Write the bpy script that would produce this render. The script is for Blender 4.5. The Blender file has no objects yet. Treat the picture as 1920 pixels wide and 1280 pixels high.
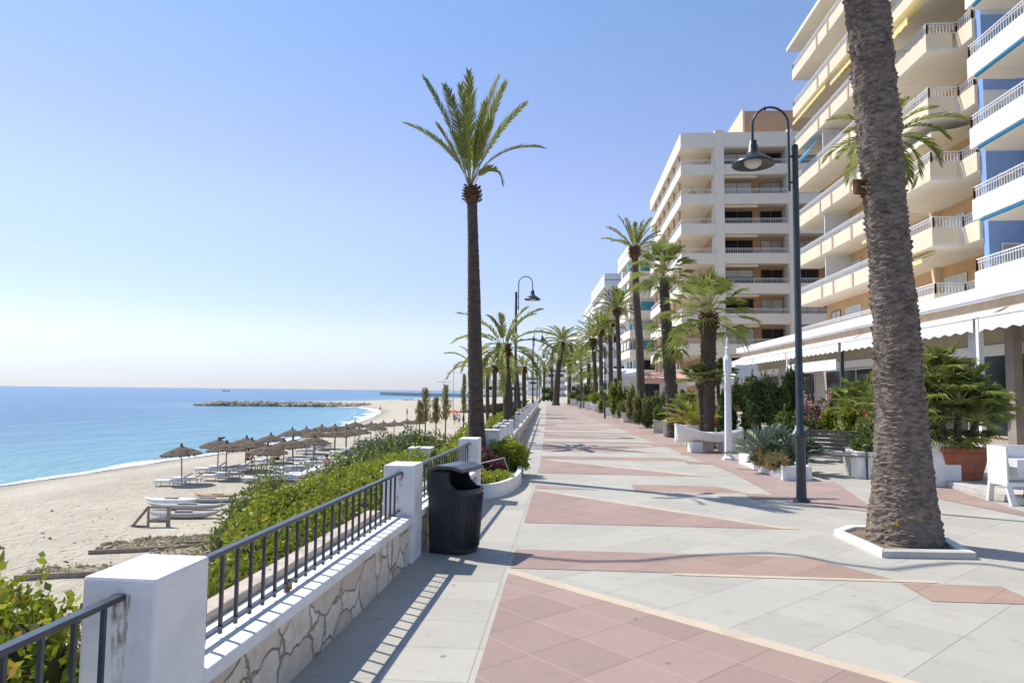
import bpy, math, random
import numpy as np
from mathutils import Vector, Matrix
random.seed(7); RNG = np.random.default_rng(7)
R = math.radians
SC = bpy.context.scene
COL = SC.collection
# ---------------------------------------------------------------- camera
FPX = 1300.0; EYE = 1.65
YAW = math.atan(99/1300.0); PITCH = math.atan(93.2/1300.0); ROLL = R(0.61)
RH = Vector((math.cos(YAW), math.sin(YAW), 0)); FH = Vector((-math.sin(YAW), math.cos(YAW), 0))
fw = FH*math.cos(PITCH) + Vector((0, 0, math.sin(PITCH)))
up0 = RH.cross(fw)
rt = RH*math.cos(ROLL) + up0*math.sin(ROLL)
up = rt.cross(fw)
cd = bpy.data.cameras.new('camera'); cam = bpy.data.objects.new('camera', cd); COL.objects.link(cam)
cam.matrix_world = Matrix(((rt.x, up.x, -fw.x, 0), (rt.y, up.y, -fw.y, 0), (rt.z, up.z, -fw.z, EYE), (0, 0, 0, 1)))
cd.sensor_width = 36; cd.lens = FPX/1920*36; cd.clip_start = .05; cd.clip_end = 60000
SC.camera = cam
# ---------------------------------------------------------------- sky, sun, exposure
sd = Vector((-.888*.6, .464*.6, .8)).normalized()      # direction TOWARDS the sun
elev = math.asin(sd.z); azi = math.atan2(sd.x, sd.y)
W = bpy.data.worlds.new('World'); SC.world = W; W.use_nodes = True
nt = W.node_tree; sky = nt.nodes.new('ShaderNodeTexSky'); sky.sky_type = 'NISHITA'; sky.sun_disc = False
sky.sun_elevation = elev; sky.sun_rotation = azi; sky.air_density = 1.0; sky.dust_density = 0.1; sky.ozone_density = 1.8
bg = nt.nodes['Background']; tc_ = nt.nodes.new('ShaderNodeTexCoord'); sz_ = nt.nodes.new('ShaderNodeSeparateXYZ'); nt.links.new(tc_.outputs['Generated'], sz_.inputs[0])
mr_ = nt.nodes.new('ShaderNodeValToRGB'); nt.links.new(sz_.outputs[2], mr_.inputs[0]); mr_.color_ramp.interpolation = 'EASE'
mr_.color_ramp.elements[0].color = (.42, .47, .73, 1); mr_.color_ramp.elements[1].position = .6; mr_.color_ramp.elements[1].color = (.88, .95, 1, 1)
for p_, c_ in ((.09, (.74, .66, .80, 1)), (.28, (.99, .83, .90, 1))): e_ = mr_.color_ramp.elements.new(p_); e_.color = c_
ml_ = nt.nodes.new('ShaderNodeMix'); ml_.data_type = 'RGBA'; ml_.blend_type = 'MULTIPLY'; ml_.inputs[0].default_value = 1; nt.links.new(sky.outputs[0], ml_.inputs[6]); nt.links.new(mr_.outputs[0], ml_.inputs[7])
nt.links.new(ml_.outputs[2], bg.inputs[0]); bg.inputs[1].default_value = .15
sl = bpy.data.lights.new('sun', 'SUN'); sl.energy = 4.2; sl.angle = R(.53); sl.color = (1, .95, .87)
so = bpy.data.objects.new('sun', sl); COL.objects.link(so); so.rotation_euler = sd.to_track_quat('Z', 'Y').to_euler()
SC.view_settings.view_transform = 'Standard'; SC.view_settings.look = 'None'; SC.view_settings.exposure = .4; SC.view_settings.gamma = 1
SC.view_settings.use_curve_mapping = False
# ---------------------------------------------------------------- helpers
def ray(px, py): return (rt*((px-960)/FPX) + up*(-(py-640)/FPX) + fw)
def G(px, py, z=0.0):
    d = ray(px, py); t = (z-EYE)/d.z
    return Vector((d.x*t, d.y*t, z))
def PD(px, py, D):
    d = ray(px, py); t = D/d.dot(FH)
    return Vector((d.x*t, d.y*t, EYE+d.z*t))
def bend(y):                                            # the promenade swings gently to the left beyond 14 m
    t = max(0.0, y-12.0); return -.0245*(t*t/(t+5.0))
def tag(o, label=None, cat=None, group=None, kind=None):
    if label: o['label'] = label
    if cat: o['category'] = cat
    if group: o['group'] = group
    if kind: o['kind'] = kind
    return o
def empty(name, loc=(0, 0, 0), rz=0.0, parent=None):
    o = bpy.data.objects.new(name, None); COL.objects.link(o); o.location = loc; o.rotation_euler = (0, 0, rz)
    o.empty_display_size = .2
    if parent: o.parent = parent; reg(o)
    return o
def copy_tree(o, parent=None):
    c = o.copy(); COL.objects.link(c)
    if parent: c.parent = parent; reg(c)
    for ch in KIDS(o): copy_tree(ch, c)
    return c
CH = {}
def reg(o):
    if o.parent: CH.setdefault(o.parent.name, []).append(o)
    return o
def KIDS(o): return list(CH.get(o.name, []))
class MB:
    def __init__(s): s.v = []; s.f = []; s.n = 0; s.m = []; s.t = []
    def add(s, V, F, m=0, t=0.5):
        V = np.asarray(V, dtype=np.float64).reshape(-1, 3); F = [tuple(i+s.n for i in f) for f in F] if not isinstance(F, np.ndarray) else (F+s.n)
        s.v.append(V); s.n += len(V); k = len(F)
        s.f.append(F); s.m.append(np.full(k, m)); s.t.append(np.full(k, t) if np.isscalar(t) else np.asarray(t)); return s
    def box(s, x0, x1, y0, y1, z0, z1, m=0, t=.5):
        V = [(x, y, z) for z in (z0, z1) for y in (y0, y1) for x in (x0, x1)]
        return s.add(V, [(0, 2, 3, 1), (4, 5, 7, 6), (0, 1, 5, 4), (2, 6, 7, 3), (0, 4, 6, 2), (1, 3, 7, 5)], m, t)
    def bar(s, a, b, w, h, m=0, t=.5):                   # box from a to b, w wide, h high
        a = Vector(a); b = Vector(b); d = (b-a).normalized()
        ref = Vector((0, 0, 1)) if abs(d.z) < .95 else Vector((0, 1, 0))
        x = d.cross(ref).normalized()*w/2; y = x.cross(d).normalized()*h/2
        V = [p+sx*x+sy*y for p in (a, b) for sx, sy in ((-1, -1), (1, -1), (1, 1), (-1, 1))]
        return s.add([tuple(q) for q in V], [(3, 2, 1, 0), (4, 5, 6, 7), (0, 1, 5, 4), (1, 2, 6, 5), (2, 3, 7, 6), (3, 0, 4, 7)], m, t)
    def tube(s, pts, rad, n=8, m=0, t=.5, cap=True):
        pts = [Vector(p) for p in pts]; k = len(pts)
        if np.isscalar(rad): rad = [rad]*k
        V = []; ref = None
        for i, p in enumerate(pts):
            d = (pts[min(i+1, k-1)]-pts[max(i-1, 0)]).normalized()
            if ref is None: ref = d.orthogonal().normalized()
            ref = (ref-d*ref.dot(d)).normalized(); b = d.cross(ref)
            for j in range(n):
                a = 2*math.pi*j/n; V.append(tuple(p+(ref*math.cos(a)+b*math.sin(a))*rad[i]))
        F = [(i*n+j, i*n+(j+1) % n, (i+1)*n+(j+1) % n, (i+1)*n+j) for i in range(k-1) for j in range(n)]
        if cap: F += [tuple(range(n))[::-1], tuple((k-1)*n+j for j in range(n))]
        return s.add(V, F, m, t)
    def lathe(s, prof, n=24, c=(0, 0, 0), m=0, t=.5, sx=1, sy=1):
        V = []; k = len(prof)
        for r, z in prof:
            for j in range(n):
                a = 2*math.pi*j/n; V.append((c[0]+r*math.cos(a)*sx, c[1]+r*math.sin(a)*sy, c[2]+z))
        F = [(i*n+j, i*n+(j+1) % n, (i+1)*n+(j+1) % n, (i+1)*n+j) for i in range(k-1) for j in range(n)]
        if prof[0][0] > 1e-4: F.append(tuple(range(n))[::-1])
        if prof[-1][0] > 1e-4: F.append(tuple((k-1)*n+j for j in range(n)))
        return s.add(V, F, m, t)
    def prism(s, poly, z0, z1, m=0, t=.5):
        k = len(poly); V = [(p[0], p[1], z) for z in (z0, z1) for p in poly]
        F = [tuple(range(k))[::-1], tuple(range(k, 2*k))]+[(i, (i+1) % k, k+(i+1) % k, k+i) for i in range(k)]
        return s.add(V, F, m, t)
    def leaves(s, C, N, L, Wd, m=0, t=.5, fold=.0):      # C centres, N leaf axis dirs
        k = len(C); A = N/np.linalg.norm(N, axis=1, keepdims=True)
        Q = RNG.normal(size=(k, 3)); B = np.cross(A, Q); B /= np.linalg.norm(B, axis=1, keepdims=True)+1e-9
        L = np.broadcast_to(L, k)[:, None]; Wd = np.broadcast_to(Wd, k)[:, None]
        V = np.empty((k, 4, 3)); V[:, 0] = C-A*L*.5; V[:, 1] = C+B*Wd*.5-A*L*.05; V[:, 2] = C+A*L*.5; V[:, 3] = C-B*Wd*.5-A*L*.05
        F = np.arange(4*k).reshape(k, 4)
        return s.add(V.reshape(-1, 3), F, m, t if not np.isscalar(t) else np.full(k, t))
    def build(s, name, mats, parent=None, smooth=False, bevel=0, loc=None, rz=0):
        V = np.concatenate(s.v) if s.v else np.zeros((0, 3))
        sizes = []; idx = []
        for F in s.f:
            if isinstance(F, np.ndarray): sizes.append(np.full(len(F), F.shape[1])); idx.append(F.ravel())
            else:
                sizes.append(np.array([len(f) for f in F], dtype=int)); idx.append(np.array([i for f in F for i in f], dtype=int))
        sizes = np.concatenate(sizes); idx = np.concatenate(idx)
        me = bpy.data.meshes.new(name)
        me.vertices.add(len(V)); me.vertices.foreach_set('co', V.ravel())
        me.loops.add(len(idx)); me.loops.foreach_set('vertex_index', idx.astype(np.int32))
        me.polygons.add(len(sizes)); st = np.concatenate([[0], np.cumsum(sizes)[:-1]])
        me.polygons.foreach_set('loop_start', st.astype(np.int32)); me.polygons.foreach_set('loop_total', sizes.astype(np.int32))
        me.polygons.foreach_set('material_index', np.concatenate(s.m).astype(np.int32))
        me.polygons.foreach_set('use_smooth', np.full(len(sizes), smooth))
        a = me.attributes.new('tint', 'FLOAT', 'FACE'); a.data.foreach_set('value', np.concatenate(s.t).astype(np.float32))
        me.update(calc_edges=True); me.validate()
        for mt in (mats if isinstance(mats, (list, tuple)) else [mats]): me.materials.append(mt)
        o = bpy.data.objects.new(name, me); COL.objects.link(o)
        if parent: o.parent = parent; reg(o)
        if loc is not None: o.location = loc
        if rz: o.rotation_euler = (0, 0, rz)
        if bevel:
            b = o.modifiers.new('bevel', 'BEVEL'); b.width = bevel; b.segments = 2; b.limit_method = 'ANGLE'
        return o
# ---------------------------------------------------------------- materials
def N(nt, typ, **kw):
    n = nt.nodes.new(typ)
    for k, v in kw.items():
        if k.startswith('i_'):
            key = k[2:]; key = int(key) if key.isdigit() else key.replace('_', ' ')
            n.inputs[key].default_value = v
        else: setattr(n, k, v)
    return n
def newmat(name):
    m = bpy.data.materials.new(name); m.use_nodes = True; return m, m.node_tree, m.node_tree.nodes['Principled BSDF']
def c4(c): return (c[0], c[1], c[2], 1)
def mix(nt, fac, a, b, typ='MIX'):
    n = nt.nodes.new('ShaderNodeMix'); n.data_type = 'RGBA'; n.blend_type = typ
    for sck, v in ((0, fac), (6, a), (7, b)):
        if isinstance(v, bpy.types.NodeSocket): nt.links.new(v, n.inputs[sck])
        else: n.inputs[sck].default_value = v if sck == 0 else c4(v)
    return n.outputs[2]
def mth(nt, op, a, b=None, c=None, clamp=False):
    n = nt.nodes.new('ShaderNodeMath'); n.operation = op; n.use_clamp = clamp
    for i, v in enumerate((a, b, c)):
        if v is None: continue
        if isinstance(v, bpy.types.NodeSocket): nt.links.new(v, n.inputs[i])
        else: n.inputs[i].default_value = v
    return n.outputs[0]
def pos(nt, obj=False):
    if obj: return nt.nodes.new('ShaderNodeTexCoord').outputs['Object']
    return nt.nodes.new('ShaderNodeNewGeometry').outputs['Position']
def noise(nt, P, scale, detail=4, rough=.55, out=0):
    n = N(nt, 'ShaderNodeTexNoise', i_Scale=scale, i_Detail=detail, i_Roughness=rough); nt.links.new(P, n.inputs['Vector']); return n.outputs[out]
def ramp(nt, v, a, b, clamp=True):
    n = nt.nodes.new('ShaderNodeMapRange'); n.clamp = clamp; nt.links.new(v, n.inputs[0]); n.inputs[1].default_value = a; n.inputs[2].default_value = b
    return n.outputs[0]
def bump(nt, bs, h, strength=.4, dist=.01):
    b = N(nt, 'ShaderNodeBump', i_Strength=strength, i_Distance=dist); nt.links.new(h, b.inputs['Height']); nt.links.new(b.outputs[0], bs.inputs['Normal'])
def mat(name, col, rough=.7, var=.18, scale=3.0, bs=0.0, bd=.01, bscale=60, metal=0, spec=.3, stain=None, sfac=.35, sscale=1.2, obj=False):
    m, nt, b = newmat(name); P = pos(nt, obj)
    n1 = noise(nt, P, scale, 5)
    c = mix(nt, ramp(nt, n1, .3, .7), [x*(1-var) for x in col], [min(1, x*(1+var*.6)) for x in col])
    if stain:
        s = ramp(nt, noise(nt, P, sscale, 8, .65), .52, .72); s = mth(nt, 'MULTIPLY', s, sfac); c = mix(nt, s, c, stain)
    nt.links.new(c, b.inputs['Base Color']); b.inputs['Roughness'].default_value = rough; b.inputs['Metallic'].default_value = metal
    b.inputs['Specular IOR Level'].default_value = spec
    if bs: bump(nt, b, noise(nt, P, bscale, 6, .6), bs, bd)
    return m
def leafmat(name, dark, light, rough=.5, trans=.35, yellow=None):
    m, nt, b = newmat(name); at = N(nt, 'ShaderNodeAttribute', attribute_name='tint'); P = pos(nt)
    f = mth(nt, 'ADD', at.outputs['Fac'], mth(nt, 'MULTIPLY', mth(nt, 'SUBTRACT', noise(nt, P, 2.2, 2), .5), .9), clamp=True)
    c = mix(nt, f, dark, light)
    if yellow: c = mix(nt, ramp(nt, at.outputs['Fac'], .93, .97), c, yellow)
    nt.links.new(c, b.inputs['Base Color']); b.inputs['Roughness'].default_value = rough; b.inputs['Specular IOR Level'].default_value = .2
    tr = nt.nodes.new('ShaderNodeBsdfTranslucent'); nt.links.new(mix(nt, .5, c, light), tr.inputs[0])
    ms = nt.nodes.new('ShaderNodeMixShader'); ms.inputs[0].default_value = trans
    nt.links.new(b.outputs[0], ms.inputs[1]); nt.links.new(tr.outputs[0], ms.inputs[2])
    nt.links.new(ms.outputs[0], nt.nodes['Material Output'].inputs[0]); return m
def joints(nt, P, ang, size, width, off=(0, 0)):
    mp = N(nt, 'ShaderNodeMapping'); nt.links.new(P, mp.inputs[0]); mp.inputs['Rotation'].default_value = (0, 0, ang); mp.inputs['Location'].default_value = (off[0], off[1], 0)
    s = nt.nodes.new('ShaderNodeSeparateXYZ'); nt.links.new(mp.outputs[0], s.inputs[0]); outs = []; ids = []
    for k in (0, 1):
        q = mth(nt, 'DIVIDE', s.outputs[k], size); ids.append(mth(nt, 'FLOOR', q))
        fr = mth(nt, 'FRACT', q); d = mth(nt, 'ABSOLUTE', mth(nt, 'SUBTRACT', fr, .5))
        outs.append(mth(nt, 'GREATER_THAN', d, .5-width/size/2))
    cb = nt.nodes.new('ShaderNodeCombineXYZ'); nt.links.new(ids[0], cb.inputs[0]); nt.links.new(ids[1], cb.inputs[1])
    wn = nt.nodes.new('ShaderNodeTexWhiteNoise'); nt.links.new(cb.outputs[0], wn.inputs[0])
    return outs[0], outs[1], wn.outputs[0]
def paving(name, col, ang, size, jcol, jw=.008, two=None, tilevar=.12, off=(0, 0)):
    m, nt, b = newmat(name); P = pos(nt); j0, j1, rnd = joints(nt, P, ang, size, jw, off)
    n1 = noise(nt, P, .9, 6, .6); n2 = noise(nt, P, 140, 3, .7); n3 = noise(nt, P, 5, 8, .7)
    c = mix(nt, rnd, [x*(1-tilevar) for x in col], [x*(1+tilevar*.5) for x in col])
    c = mix(nt, mth(nt, 'MULTIPLY', ramp(nt, n1, .35, .7), .32), c, [x*.72 for x in col])
    c = mix(nt, mth(nt, 'MULTIPLY', ramp(nt, n2, .45, .75), .35), c, [x*.68 for x in col])
    c = mix(nt, mth(nt, 'MULTIPLY', ramp(nt, n3, .55, .75), .5), c, (.22, .19, .16))
    vg = N(nt, 'ShaderNodeTexVoronoi', feature='F1', i_Scale=2.1); nt.links.new(P, vg.inputs['Vector']); gum = mth(nt, 'LESS_THAN', vg.outputs['Distance'], .045)
    c = mix(nt, mth(nt, 'MULTIPLY', gum, .6), c, (.14, .125, .11)); wet = ramp(nt, noise(nt, P, .55, 3, .5), .66, .72); c = mix(nt, mth(nt, 'MULTIPLY', wet, .35), c, (.20, .17, .14))
    c = mix(nt, mth(nt, 'MULTIPLY', j0, .75), c, jcol); c = mix(nt, mth(nt, 'MULTIPLY', j1, .75), c, two or jcol)
    nt.links.new(c, b.inputs['Base Color']); b.inputs['Specular IOR Level'].default_value = .3
    nt.links.new(mth(nt, 'ADD', mth(nt, 'MULTIPLY', n3, .3), .45), b.inputs['Roughness'])
    h = mth(nt, 'SUBTRACT', mth(nt, 'MULTIPLY', n2, .25), mth(nt, 'MAXIMUM', j0, j1)); bump(nt, b, h, .35, .004); return m
M = {}
M['slab'] = paving('grey_slabs', (.475, .447, .385), R(45), .56, (.20, .17, .14), .006, (.36, .34, .31), .10)
M['strip'] = paving('edge_slabs', (.475, .447, .39), 0, .52, (.2, .18, .15), .006, off=(0.02, .13))
M['pink'] = paving('pink_tiles', (.385, .27, .225), R(45), .46, (.16, .10, .09), .006, (.52, .41, .36), tilevar=.13, off=(.1, .2))
M['rust'] = paving('terracotta_tiles', (.40, .275, .215), R(45), .46, (.18, .10, .08), .006, (.5, .41, .34), tilevar=.14)
M['cream'] = paving('cream_border', (.60, .49, .37), 0, .55, (.4, .32, .25), .005)
M['white'] = mat('white_render', (.79, .78, .755), .75, .08, 4, .5, .008, 38, stain=(.42, .34, .26), sfac=.42, sscale=3.2)
M['whitep'] = mat('white_paint', (.78, .78, .76), .5, .08, 5, .1, .002, 80, stain=(.45, .42, .38), sfac=.3, sscale=4)
M['iron'] = mat('black_iron', (.045, .055, .066), .3, .3, 9, .15, .001, 150, spec=.5)
M['lamp'] = mat('lamp_iron', (.03, .04, .048), .33, .3, 6, .1, .001, 120, spec=.5)
M['bin'] = mat('bin_plastic', (.025, .028, .033), .38, .4, 7, .25, .004, 30, spec=.5, stain=(.13, .12, .11), sfac=.4, sscale=3)
M['soil'] = mat('soil', (.22, .17, .12), .95, .4, 14, .6, .02, 40)
M['brickbed'] = mat('bed_kerb', (.55, .46, .385), .9, .3, 5, .6, .01, 30, stain=(.3, .22, .17), sfac=.6)
M['conc'] = mat('concrete', (.52, .50, .46), .85, .2, 3, .3, .004, 50, stain=(.25, .23, .2), sfac=.4)
M['crow'] = leafmat('palm_leaf', (.075, .105, .025), (.40, .42, .10), .62, .35)
M['fanl'] = leafmat('fan_leaf', (.10, .135, .035), (.42, .47, .13), .4, .35)
M['rachis'] = mat('frond_stalk', (.34, .32, .12), .5, .2, 4)
M['hedge'] = leafmat('hedge_leaf', (.075, .12, .012), (.42, .46, .045), .4, .32, (.50, .20, .06))
M['dleaf'] = leafmat('dark_leaf', (.045, .075, .02), (.23, .28, .10), .45, .25)
M['mleaf'] = leafmat('mid_leaf', (.06, .10, .025), (.24, .29, .08), .45, .3, (.45, .33, .08))
M['cycad'] = leafmat('blue_green_leaf', (.05, .09, .055), (.27, .34, .26), .4, .2)
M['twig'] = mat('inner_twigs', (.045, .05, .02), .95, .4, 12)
M['redl'] = leafmat('reddish_leaf', (.16, .05, .04), (.42, .2, .12), .5, .3)
M['pinkf'] = leafmat('flower', (.35, .16, .18), (.62, .42, .42), .6, .3)
M['terra'] = mat('terracotta', (.36, .12, .065), .7, .25, 6, .2, .003, 50, stain=(.2, .1, .07), sfac=.4)
M['thatch'] = mat('thatch', (.15, .115, .085), .95, .45, 9, .9, .03, 30)
M['wood'] = mat('weathered_wood', (.30, .25, .20), .8, .35, 5, .4, .004, 60)
M['slat'] = mat('bench_slats', (.17, .145, .135), .6, .35, 8, .2, .002, 60, stain=(.25, .13, .08), sfac=.7, sscale=2)
M['plastic'] = mat('lounger_white', (.74, .76, .80), .4, .05, 3)
M['skin'] = mat('skin', (.5, .3, .2), .6, .1)
M['glass'] = mat('window_glass', (.022, .028, .032), .08, .5, .5, spec=.12)
M['glassl'] = mat('curtained_glass', (.42, .44, .44), .25, .35, .8, spec=.6)
M['lens'] = mat('lamp_lens', (.62, .6, .54), .3, .1, 8)
# stone cladding
m, nt, b = newmat('crazy_stone'); P = pos(nt)
mp = N(nt, 'ShaderNodeMapping'); mp.inputs['Scale'].default_value = (1, 1, 1.35); nz = noise(nt, P, 4, 3, .5, 1)
vv = N(nt, 'ShaderNodeVectorMath', operation='ADD'); sc = N(nt, 'ShaderNodeVectorMath', operation='SCALE'); sc.inputs['Scale'].default_value = .22
nt.links.new(nz, sc.inputs[0]); nt.links.new(P, vv.inputs[0]); nt.links.new(sc.outputs[0], vv.inputs[1]); nt.links.new(vv.outputs[0], mp.inputs[0])
vo = N(nt, 'ShaderNodeTexVoronoi', feature='DISTANCE_TO_EDGE', i_Scale=2.7); nt.links.new(mp.outputs[0], vo.inputs['Vector'])
vc = N(nt, 'ShaderNodeTexVoronoi', feature='F1', i_Scale=2.7); nt.links.new(mp.outputs[0], vc.inputs['Vector'])
sx = nt.nodes.new('ShaderNodeSeparateColor'); nt.links.new(vc.outputs['Color'], sx.inputs[0])
c = mix(nt, sx.outputs[0], (.60, .50, .385), (.82, .75, .63)); c = mix(nt, mth(nt, 'MULTIPLY', ramp(nt, noise(nt, P, 9, 8, .65), .45, .7), .55), c, (.46, .36, .26))
g = ramp(nt, vo.outputs['Distance'], .006, .026); c = mix(nt, mth(nt, 'MAXIMUM', g, ramp(nt, noise(nt, P, 2.3, 3), .52, .6)), (.45, .35, .26), c)
nt.links.new(c, b.inputs['Base Color']); b.inputs['Roughness'].default_value = .85
bump(nt, b, mth(nt, 'ADD', g, mth(nt, 'MULTIPLY', noise(nt, P, 25, 6), .5)), 1.0, .03); M['stone'] = m
M['plot'] = mat('plot_earth', (.35, .285, .21), .95, .4, 14, .6, .02, 40)
# sand
m, nt, b = newmat('sand'); P = pos(nt)
c = mix(nt, ramp(nt, noise(nt, P, .22, 6, .6), .3, .7), (.44, .385, .295), (.57, .505, .39))
c = mix(nt, mth(nt, 'MULTIPLY', ramp(nt, noise(nt, P, 1.6, 6, .75), .5, .7), .45), c, (.36, .29, .225))
at = N(nt, 'ShaderNodeAttribute', attribute_name='wet'); c = mix(nt, at.outputs['Fac'], c, (.27, .215, .16))
nt.links.new(c, b.inputs['Base Color']); nt.links.new(mth(nt, 'SUBTRACT', .95, mth(nt, 'MULTIPLY', at.outputs['Fac'], .35)), b.inputs['Roughness'])
vf = N(nt, 'ShaderNodeTexVoronoi', feature='SMOOTH_F1', i_Scale=2.4); nt.links.new(P, vf.inputs['Vector']); h = mth(nt, 'ADD', mth(nt, 'ADD', noise(nt, P, 1.8, 5, .65), mth(nt, 'MULTIPLY', ramp(nt, vf.outputs['Distance'], .0, .28), .35)), mth(nt, 'MULTIPLY', noise(nt, P, 9, 4, .6), .3)); bump(nt, b, h, 1.0, .26); M['sand'] = m
# sea
m, nt, b = newmat('sea_water'); P = pos(nt); at = N(nt, 'ShaderNodeAttribute', attribute_name='shallow')
c = mix(nt, at.outputs['Fac'], (.012, .13, .25), (.14, .34, .38)); c = mix(nt, mth(nt, 'MULTIPLY', ramp(nt, noise(nt, P, .03, 4, .6), .4, .7), .4), c, (.03, .19, .32))
nt.links.new(c, b.inputs['Base Color']); b.inputs['Roughness'].default_value = .22; b.inputs['IOR'].default_value = 1.33; b.inputs['Specular IOR Level'].default_value = .5
mp = N(nt, 'ShaderNodeMapping'); mp.inputs['Scale'].default_value = (1, .45, 1); mp.inputs['Rotation'].default_value = (0, 0, R(-30)); nt.links.new(P, mp.inputs[0])
h = mth(nt, 'ADD', noise(nt, mp.outputs[0], .16, 4, .6), mth(nt, 'MULTIPLY', noise(nt, mp.outputs[0], 1.3, 6, .65), .28)); bump(nt, b, h, .85, 1.6); M['sea'] = m
m, nt, b = newmat('foam'); P = pos(nt); b.inputs['Base Color'].default_value = (.85, .87, .88, 1); b.inputs['Roughness'].default_value = .8
al = ramp(nt, noise(nt, P, 1.6, 6, .7), .36, .46); at = N(nt, 'ShaderNodeAttribute', attribute_name='tint')
nt.links.new(mth(nt, 'MULTIPLY', al, at.outputs['Fac']), b.inputs['Alpha']); M['foam'] = m
M['pinkp'] = paving('faded_pink_tiles', (.41, .30, .265), R(45), .46, (.2, .16, .13), .006, (.48, .42, .37), tilevar=.12)
M['olive'] = leafmat('olive_needles', (.11, .105, .035), (.42, .38, .16), .5, .3)
# bark
def barkmat(name, a, b_, lich=False):
    m, nt, b = newmat(name); P = pos(nt); mp = N(nt, 'ShaderNodeMapping'); mp.inputs['Scale'].default_value = (1, 1, 2.2); nt.links.new(P, mp.inputs[0])
    c = mix(nt, ramp(nt, noise(nt, mp.outputs[0], 9, 8, .7), .3, .7), a, b_)
    c = mix(nt, mth(nt, 'MULTIPLY', ramp(nt, noise(nt, mp.outputs[0], 60, 4, .7), .5, .75), .5), c, [x*1.5 for x in b_])
    if lich:
        s = nt.nodes.new('ShaderNodeSeparateXYZ'); nt.links.new(P, s.inputs[0])
        lo = ramp(nt, s.outputs[2], 1.0, .3); c = mix(nt, mth(nt, 'MULTIPLY', lo, ramp(nt, noise(nt, P, 9, 5, .6), .60, .66)), c, (.42, .27, .05))
    nt.links.new(c, b.inputs['Base Color']); b.inputs['Roughness'].default_value = .92; b.inputs['Specular IOR Level'].default_value = .15
    bump(nt, b, noise(nt, mp.outputs[0], 35, 8, .7), .7, .012); return m
M['bark'] = barkmat('palm_bark', (.05, .037, .028), (.30, .245, .20), True)
M['bark2'] = barkmat('dark_palm_bark', (.045, .036, .028), (.13, .105, .085))
M['boss'] = barkmat('leaf_base_fibre', (.055, .03, .016), (.18, .10, .055))
# ---------------------------------------------------------------- ground of the promenade
ZB = -3.75; ZS = -4.6
def xw(y): return float(np.interp(y, [-6, 2.6, 6.8, 10.6, 14], [-1.62, -1.53, -1.43, -1.29, -1.29])) + bend(y)
def BP(x, y): return (x+bend(y), y)
YS = [-12, 0, 3, 6, 9, 12, 14, 16, 18, 21, 25, 30, 36, 44, 54, 66, 80, 100, 130, 170]
def ribbon(name, f0, f1, z, mt, ys=YS, kind='structure'):
    V = []; 
    for y in ys: V += [(f0(y), y, z), (f1(y), y, z)]
    mb = MB().add(V, [(2*i, 2*i+1, 2*i+3, 2*i+2) for i in range(len(ys)-1)]); return tag(mb.build(name, mt), kind=kind)
ribbon('pavement_edge_strip', lambda y: xw(y)-.2, lambda y: -.5+bend(y), 0, M['strip'])
ribbon('promenade', lambda y: -.5+bend(y), lambda y: 30+bend(y), 0, M['slab'])
inl = MB(); crm = MB(); rst = MB()
def poly(mb, pts, z=.004): mb.add([(*p, z) for p in pts], [tuple(range(len(pts)))])
for k in range(-1, 20):
    b0 = 3.53+5.33*k; H = 2.88; Wd = 3.2
    if k < 14: 
        poly(inl, [BP(-.5, b0), BP(-.5+Wd, b0), BP(-.5, b0+H)])
        a = Vector((-.5, b0+H)); c = Vector((-.5+Wd, b0)); d = (c-a).normalized(); n = Vector((-d.y, d.x))*.13
        poly(crm, [BP(a.x, a.y), BP(c.x, c.y), BP(c.x+n.x+.05, c.y), BP(a.x+.05, a.y+.16), BP(a.x, a.y+.12)][0:2]+[BP(c.x+.20, c.y), BP(a.x, a.y+.17)], .0045)
    poly(inl, [BP(-.5, b0+3.07), BP(1.2, b0+3.07), BP(1.2, b0+3.85), BP(-.5, b0+3.85)]) if k != 1 else poly(inl, [BP(-.5, b0+3.1), BP(.6, b0+3.1), BP(-.5, b0+3.6)])
    poly(rst, [BP(1.2, b0+3.07), BP(2.95+.1*k, b0+3.07), BP(2.5+.2*k if k < 6 else 2.5, b0+3.85), BP(1.2, b0+3.85)])
    poly(crm, [BP(1.0, b0+2.99), BP(3.3, b0+2.99), BP(3.3, b0+3.065), BP(1.0, b0+3.065)], .0045)
    if k >= 0: poly(rst, [BP(2.96, b0+2.42), BP(3.8, b0+2.42), BP(3.8, b0+2.95), BP(2.96, b0+2.95)])
pk = [G(*p) for p in [(1328, 862), (1372, 866), (1470, 903), (1565, 903), (1650, 962), (1478, 942)]]; LP = [(p.x, p.y) for p in pk]
pk = [G(*p) for p in [(1690, 905), (1780, 915), (1920, 960), (1920, 968), (1760, 935)]]; poly(inl, [(p.x, p.y) for p in pk], .0052)
fpk = MB(); poly(fpk, LP, .0056)
for y0_, y1_, a_, b_ in [(13.2, 24, 3.6, 4.6), (24, 40, 3.1, 4.5), (40, 64, 2.5, 4.0), (64, 100, 1.8, 3.6)]: poly(fpk, [BP(a_, y0_), BP(b_, y0_), BP(b_-.2, y1_), BP(a_-.4, y1_)], .0028)
for y0_ in np.arange(20.5, 96, 5.33): poly(fpk, [BP(-.5, y0_+.55), BP(2.4, y0_+.55), BP(3.2, y0_+1.5), BP(-.5, y0_+1.6)], .0024)
tag(fpk.build('faded_paving', M['pinkp']), kind='structure')
for y in range(19, 100, 9): poly(rst, [BP(3.2, y), BP(4.6, y+.3), BP(4.6, y+3), BP(3.9, y+3)], .0052)
tag(inl.build('pink_paving', M['pink']), kind='structure'); tag(rst.build('terracotta_paving', M['rust']), kind='structure'); tag(crm.build('cream_paving', M['cream']), kind='structure')
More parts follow.
